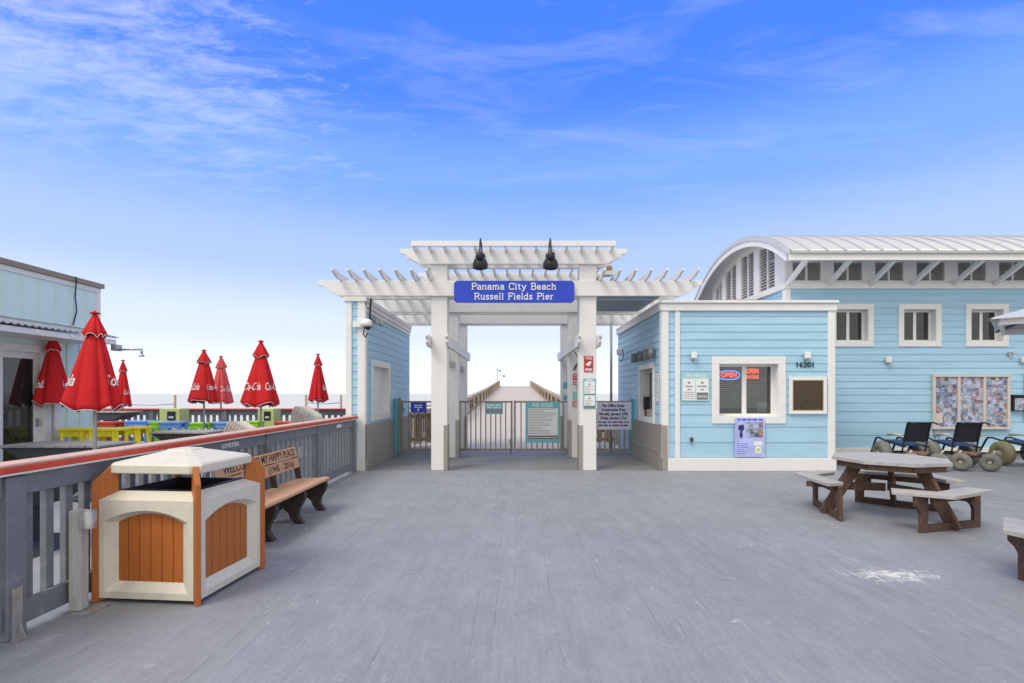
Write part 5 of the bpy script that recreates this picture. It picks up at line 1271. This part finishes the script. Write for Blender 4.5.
# ------------------------------------------------------------------ patio furniture
def pub_table(X, Y, L_, D_, h, label, top='tabletop', n=7):
    t = thing('patio_table', label, 'table', (X, Y, 0), 'dark framed tables on the patio')
    m = MB(); 
    for i in range(n):
        a = X-L_/2+L_*i/n; m.box(a+.008, a+L_/n-.008, Y-D_/2, Y+D_/2, h-.035, h)
    m.build('tabletop', top, t, bevel=.003)
    m = MB(); hz = h-.037; b = 0
    pts = [(X-L_/2+.03, hz), (X+L_/2-.03, hz), (X+L_*.22, hz-.22), (X-L_*.22, hz-.22)]
    m.prism([(x, Y-D_/2+.04, z) for x, z in pts], (0, D_-.08, 0)); m.build('apron', 'blacktable', t)
    m = MB(); m.box(X-.1, X+.1, Y-.1, Y+.1, .05, hz-.22); m.prism([(X-.32, Y-.3, .0), (X+.32, Y-.3, 0), (X+.12, Y-.3, .10), (X-.12, Y-.3, .10)], (0, .6, 0)); m.build('pedestal', 'blacktable', t)
pub_table(-7.35, 8.45, 1.65, .8, .76, 'long slatted dark table before the glass door, under the largest umbrella', 'oldboards')
pub_table(-7.15, 11.25, 1.25, .8, .76, 'slatted dark table left of the stacked plastic chairs, under an umbrella')
pub_table(-4.95, 5.15, .95, .7, .72, 'dark table close behind the near railing, seen through its balusters', 'oldboards', 5)
pub_table(-12.1, 15.3, 1.5, .7, 1.05, 'tall dark table at the far patio railing behind the largest umbrella', 'tan')

def stool(X, Y, c, h, label, w=.36, L_=None):
    L_ = L_ or w
    t = thing('block_stool', label, 'stool', (X, Y, 0), 'brightly painted wooden stools on the patio')
    m = MB(); m.box(X-L_/2, X+L_/2, Y-w/2, Y+w/2, h-.05, h); m.build('seat', c, t, bevel=.006)
    for sx in (-1, 1):
        for sy in (-1, 1):
            m = MB(); m.bar((X+sx*(L_/2-.07), Y+sy*(w/2-.06), h-.05), (X+sx*(L_/2-.02), Y+sy*(w/2-.02), 0), .10, .05); m.build('leg', c, t)
    m = MB(); m.box(X-L_/2+.02, X+L_/2-.02, Y-w/2+.02, Y-w/2+.045, h-.16, h-.052); m.box(X-L_/2+.02, X+L_/2-.02, Y+w/2-.045, Y+w/2-.02, h-.16, h-.052)
    m.build('apron', c, t); m = MB(); m.box(X-L_/2+.01, X+L_/2-.01, Y-w/2+.01, Y-w/2+.04, .22, .30); m.build('foot_rail', c, t)
def at(px, Y): return (px-515)*Y/512
def hz_(y, Y): return 1.58+(393.5-y)*Y/512
for px, Y, ty, wpx, c, lab in (
    (79, 10.3, 428, 27, 'yellow', 'wide yellow wooden stool left of the large umbrella pole'), (109, 10.2, 428, 30, 'yellow', 'wide yellow wooden stool right of the large umbrella pole'),
    (137, 10.7, 426.5, 17, 'yellow', 'narrow yellow wooden stool beside the blue one'), (110, 14.0, 421.5, 20, 'redpaint', 'orange-red wooden stool behind the yellow ones'),
    (141, 13.6, 420.5, 23, 'blue', 'blue wooden stool behind the narrow yellow one'), (158, 13.6, 421.5, 10, 'lime', 'lime stool between two blue ones'),
    (174, 13.2, 421.5, 22, 'blue', 'blue wooden stool behind the left end of the dark table'), (197, 14.0, 422.5, 22, 'lime', 'lime wooden stool left of the faded umbrella pole'),
    (221, 14.4, 422, 21, 'blue', 'blue wooden stool right of the faded umbrella pole'), (253, 14.2, 421, 17, 'lime', 'lime wooden stool left of the script umbrella pole'),
    (286, 14.3, 421.5, 18, 'redpaint', 'orange wooden stool left of the tall stack of plastic chairs')):
    stool(at(px, Y), Y, c, hz_(ty, Y), lab, .40, wpx*Y/512)
# pale lime cabinets
for px, w, lab in ((174, 20, 'pale lime cabinet with a dark opening near the middle of the far railing'), (269, 16, 'pale lime cabinet with a black sign behind the script umbrella')):
    Y = 15.2; X = at(px, Y); hw = w*Y/1024; zt = hz_(408.5, Y)
    t = thing('patio_cabinet', lab, 'cabinet', (X, Y, 0), 'pale lime cabinets by the far railing')
    m = MB(); m.box(X-hw, X+hw, Y-.2, Y+.25, 0, zt); m.build('body', 'palelime', t, bevel=.01)
    m = MB(); m.box(X-hw*.2, X+hw*.6, Y-.215, Y-.202, zt-.34, zt-.08); f_ = m.build('sign_plate', 'black', t)
    m = MB(); m.box(X-hw*.05, X+hw*.45, Y-.22, Y-.216, zt-.28, zt-.22); m.build('slot', 'louver', f_)
# stacked plastic chairs
def chair_stack(px, Y, top_y, n, label, tilt, w=.52):
    X = at(px, Y); zt = hz_(top_y, Y)
    for k in range(n):
        dx = k*.055; t = thing('plastic_chair', label[k], 'chair', (X+dx, Y, 0), 'stacked beige plastic chairs')
        m = MB(); N2 = 12; zb = zt-.62-k*.035; b = 0
        for j in range(9):
            q = j/8; hw = w/2*(1-.55*max(0, q-.45)**1.6*2.2)
            for i in range(N2+1):
                u = -1+2*i/N2; bul = .07*(1-u*u)
                m.v.append(Vector((X+dx+u*hw*.75+q*.0-bul*.6+q*tilt, Y+u*.12+bul, zb+q*.62)))
        for j in range(8):
            for i in range(N2): m.face([j*(N2+1)+i, j*(N2+1)+i+1, (j+1)*(N2+1)+i+1, (j+1)*(N2+1)+i], True)
        o = m.build('backrest', 'plastic', t); sl = o.modifiers.new('shell', 'SOLIDIFY'); sl.thickness = .018
        m = MB(); m.box(X+dx-w*.36, X+dx+w*.36, Y-.45, Y-.02, zb+.01, zb+.035); m.build('seat', 'plastic', t, bevel=.01)
        for sx in (-1, 1):
            for yy in (-.42, -.06): m = MB(); m.bar((X+dx+sx*w*.32, Y+yy, zb+.01), (X+dx+sx*w*.36, Y+yy, 0), .035, .035); m.build('leg', 'plastic', t)
ords = ['first', 'second', 'third', 'fourth', 'fifth', 'sixth']
chair_stack(303, 12.2, 406.5, 6, [f'{o} beige plastic chair from the left in the taller stack near the blue wall' for o in ords], -.02, .62)
chair_stack(236, 10.8, 421.5, 5, [f'{o} beige plastic chair from the left in the lower stack by the dark table' for o in ords], .04, .62)

# far patio railing
t = thing('patio_railing', 'dark grey railing with a red top along the far edge of the patio', 'railing', (-8, 16, 0))
x0, x1, Y = -13.6, -3.5, 16.0
m = MB(); m.box(x0, x1, Y-.12, Y+.12, 1.075, 1.11); m.build('cap', 'railred', t)
m = MB(); m.box(x0, x1, Y-.03, Y+.01, .90, 1.072); m.box(x0, x1, Y-.03, Y+.01, .08, .22); m.build('rail_board', 'rail', t)
x = x0; i = 0
while x < x1:
    if i % 12 == 0: m = MB(); m.box(x-.07, x+.07, Y-.075, Y+.075, 0, 1.07); m.build('post', 'rail', t)
    elif i % 1 == 0: m = MB(); m.box(x-.045, x+.045, Y+.012, Y+.05, .1, 1.0); m.build('baluster', 'rail', t)
    x += .19; i += 1
# beach posts with ropes beyond the patio
for px, Y in ((175, 30), (306, 30), (341, 30)):
    X = at(px, Y); m = MB(); m.tube([(X, Y, -4.6), (X, Y, hz_(395, Y))], .07, 8)
    tag(m.build('dune_post', 'pierwood', origin=(X, Y, -4.6)), {175: 'dark slim post standing left of the left umbrella pair', 306: 'dark slim post just left of the narrow bright umbrella', 341: 'dark slim post between the narrow umbrella and the blue wall'}[px], 'post', 'posts standing beyond the patio')
for nm_, pp in (('pale blue rope at the left dune post beyond the patio', [(at(130, 30), 30, hz_(404.5, 30)), (at(150, 30), 30, hz_(405.3, 30)), (at(175, 30), 30, hz_(404, 30))]), ('pale blue rope slung between the two right dune posts', [(at(306, 30), 30, hz_(402.5, 30)), (at(324, 30), 30, hz_(404, 30)), (at(341, 30), 30, hz_(402.5, 30))])):
    m = MB(); m.tube(pp, .03, 5); tag(m.build('beach_rope', 'rope', origin=pp[0]), nm_, 'rope')

# ------------------------------------------------------------------ cafe building on the left
t = thing('cafe_building', 'mint green cafe with a corrugated awning and glass door at the left edge', 'building', (-9.2, 11, 0))
CX = -9.2; CE = 11.32; CS = 2.0
FE = Fr((CX, 0, 0), (0, 1, 0), (1, 0, 0))
m = MB(); FE.box(m, 10.15, CE-.1, 0, 2.95, -.2, -.0); FE.box(m, CS, 9.0, 0, 2.95, -.2, 0); FE.box(m, 9.0, 10.15, 2.5, 2.95, -.2, 0)
FE.box(m, CS, CE, 2.98, 3.80, -.2, 0); m.box(-14, CX-.2, CE-.3, CE-.1, 0, 3.8); m.build('wall', 'mint', t)
m = MB(); y = CE-.35
while y > CS: FE.box(m, y, y+.03, 3.0, 3.78, 0, .022); y -= .36
y = 11.1
while y > 10.2: FE.box(m, y, y+.03, .1, 2.6, 0, .02); y -= .3
m.build('battens', 'mint', t)
m = MB(); FE.box(m, CS, CE+.02, 3.80, 3.90, -.2, .03); FE.box(m, CE-.08, CE+.02, 2.98, 3.8, -.2, .026); FE.box(m, 10.15, 10.35, 0, 2.6, .0, .03); FE.box(m, CS, CE, 2.93, 2.98, -.1, .04); m.build('trim', 'white2', t, bevel=.004)
m = MB(); FE.box(m, CS, CE+.06, 3.903, 4.0, -.25, .08); m.build('roof_edge', 'brownedge', t)
m = MB(); m.box(-14, CX-.26, CS, CE, 3.80, 3.88); m.build('roof', 'brownedge', t)
# corrugated awning
m = MB(); y0, y1 = CS, 10.7; nn = int((y1-y0)/.0125)
for side in (0, 1):
    xx, zz = (CX+.02, 2.96) if side == 0 else (-8.28, 2.735)
    for i in range(nn+1): y = y0+(y1-y0)*i/nn; m.v.append(Vector((xx, y, zz+.017*math.sin(i*2*math.pi/10))))
for i in range(nn): m.face([i, i+1, nn+1+i+1, nn+1+i], True)
o = m.build('awning', 'galv', t); sl = o.modifiers.new('sheet', 'SOLIDIFY'); sl.thickness = .006
m = MB(); m.box(-8.36, -8.32, CS, 10.68, 2.60, 2.70); m.build('awning_fascia', 'white2', t)
m = MB(); m.box(CX+.001, -8.36, CS, 10.68, 2.605, 2.62); m.build('awning_soffit', 'white2', t)
for y in (8.2, 8.9, 9.6, 10.3): m = MB(); m.lathe([(.03, 0), (.03, .02)], (-8.319, y, 2.66), (1, 0, 0), 10); m.build('awning_light', 'bulb', t)
# door
m = MB(); FE.box(m, 9.0, 9.16, 0, 2.5, -.12, .03); FE.box(m, 9.96, 10.15, 0, 2.5, -.12, .03); FE.box(m, 9.16, 9.96, 2.36, 2.5, -.12, .03); dr = m.build('door', 'white2', t, bevel=.004)
m = MB(); FE.box(m, 9.16, 9.24, .05, 2.36, -.08, -.04); FE.box(m, 9.83, 9.96, .05, 2.36, -.08, -.04); FE.box(m, 9.24, 9.83, 2.24, 2.36, -.08, -.04); FE.box(m, 9.24, 9.83, .05, .25, -.08, -.04); m.build('leaf', 'white2', dr)
m = MB(); FE.box(m, 9.24, 9.83, .25, 2.24, -.065, -.055); m.build('pane', 'darkglass', dr)
m = MB(); FE.box(m, 9.86, 9.90, .95, 1.1, -.04, .02); m.build('handle', 'galv', dr)
m = MB(); FE.box(m, 7.9, 8.9, .0, 2.36, -.1, .02); w_ = m.build('window', 'white2', t)
m = MB(); FE.box(m, 8.0, 8.8, .25, 2.24, .021, .026); m.build('pane', 'darkglass', w_)
t = thing('cable', 'dark cable hanging down the mint wall from the roof edge', 'cable', (CX+.04, 10.4, 3.0)); 
m = MB(); m.tube([(CX+.10, 10.62, 4.0), (CX+.10, 10.62, 3.88), (CX+.05, 10.65, 3.6), (CX+.05, 10.69, 3.3), (CX+.05, 10.6, 3.0)], .012, 6); m.build('strand', 'black', t)
t = thing('arm_light', 'small floodlight on a thin horizontal arm beside the awning end', 'light', (-8.3, 11.0, 2.6))
m = MB(); m.tube([(-8.32, 10.7, 2.50), (-7.80, 10.7, 2.50)], .02, 8); m.build('arm', 'galv', t)
m = MB(); m.tube([(-7.80, 10.7, 2.53), (-7.80, 10.7, 2.40)], .02, 8); m.lathe([(.02, 0), (.05, -.04), (.05, -.06)], (-7.80, 10.7, 2.41), n=12); m.build('lamp_head', 'galv', t)
m = MB(); m.box(-8.37, -8.27, 10.60, 10.78, 2.47, 2.598); m.build('junction', 'galv', t)
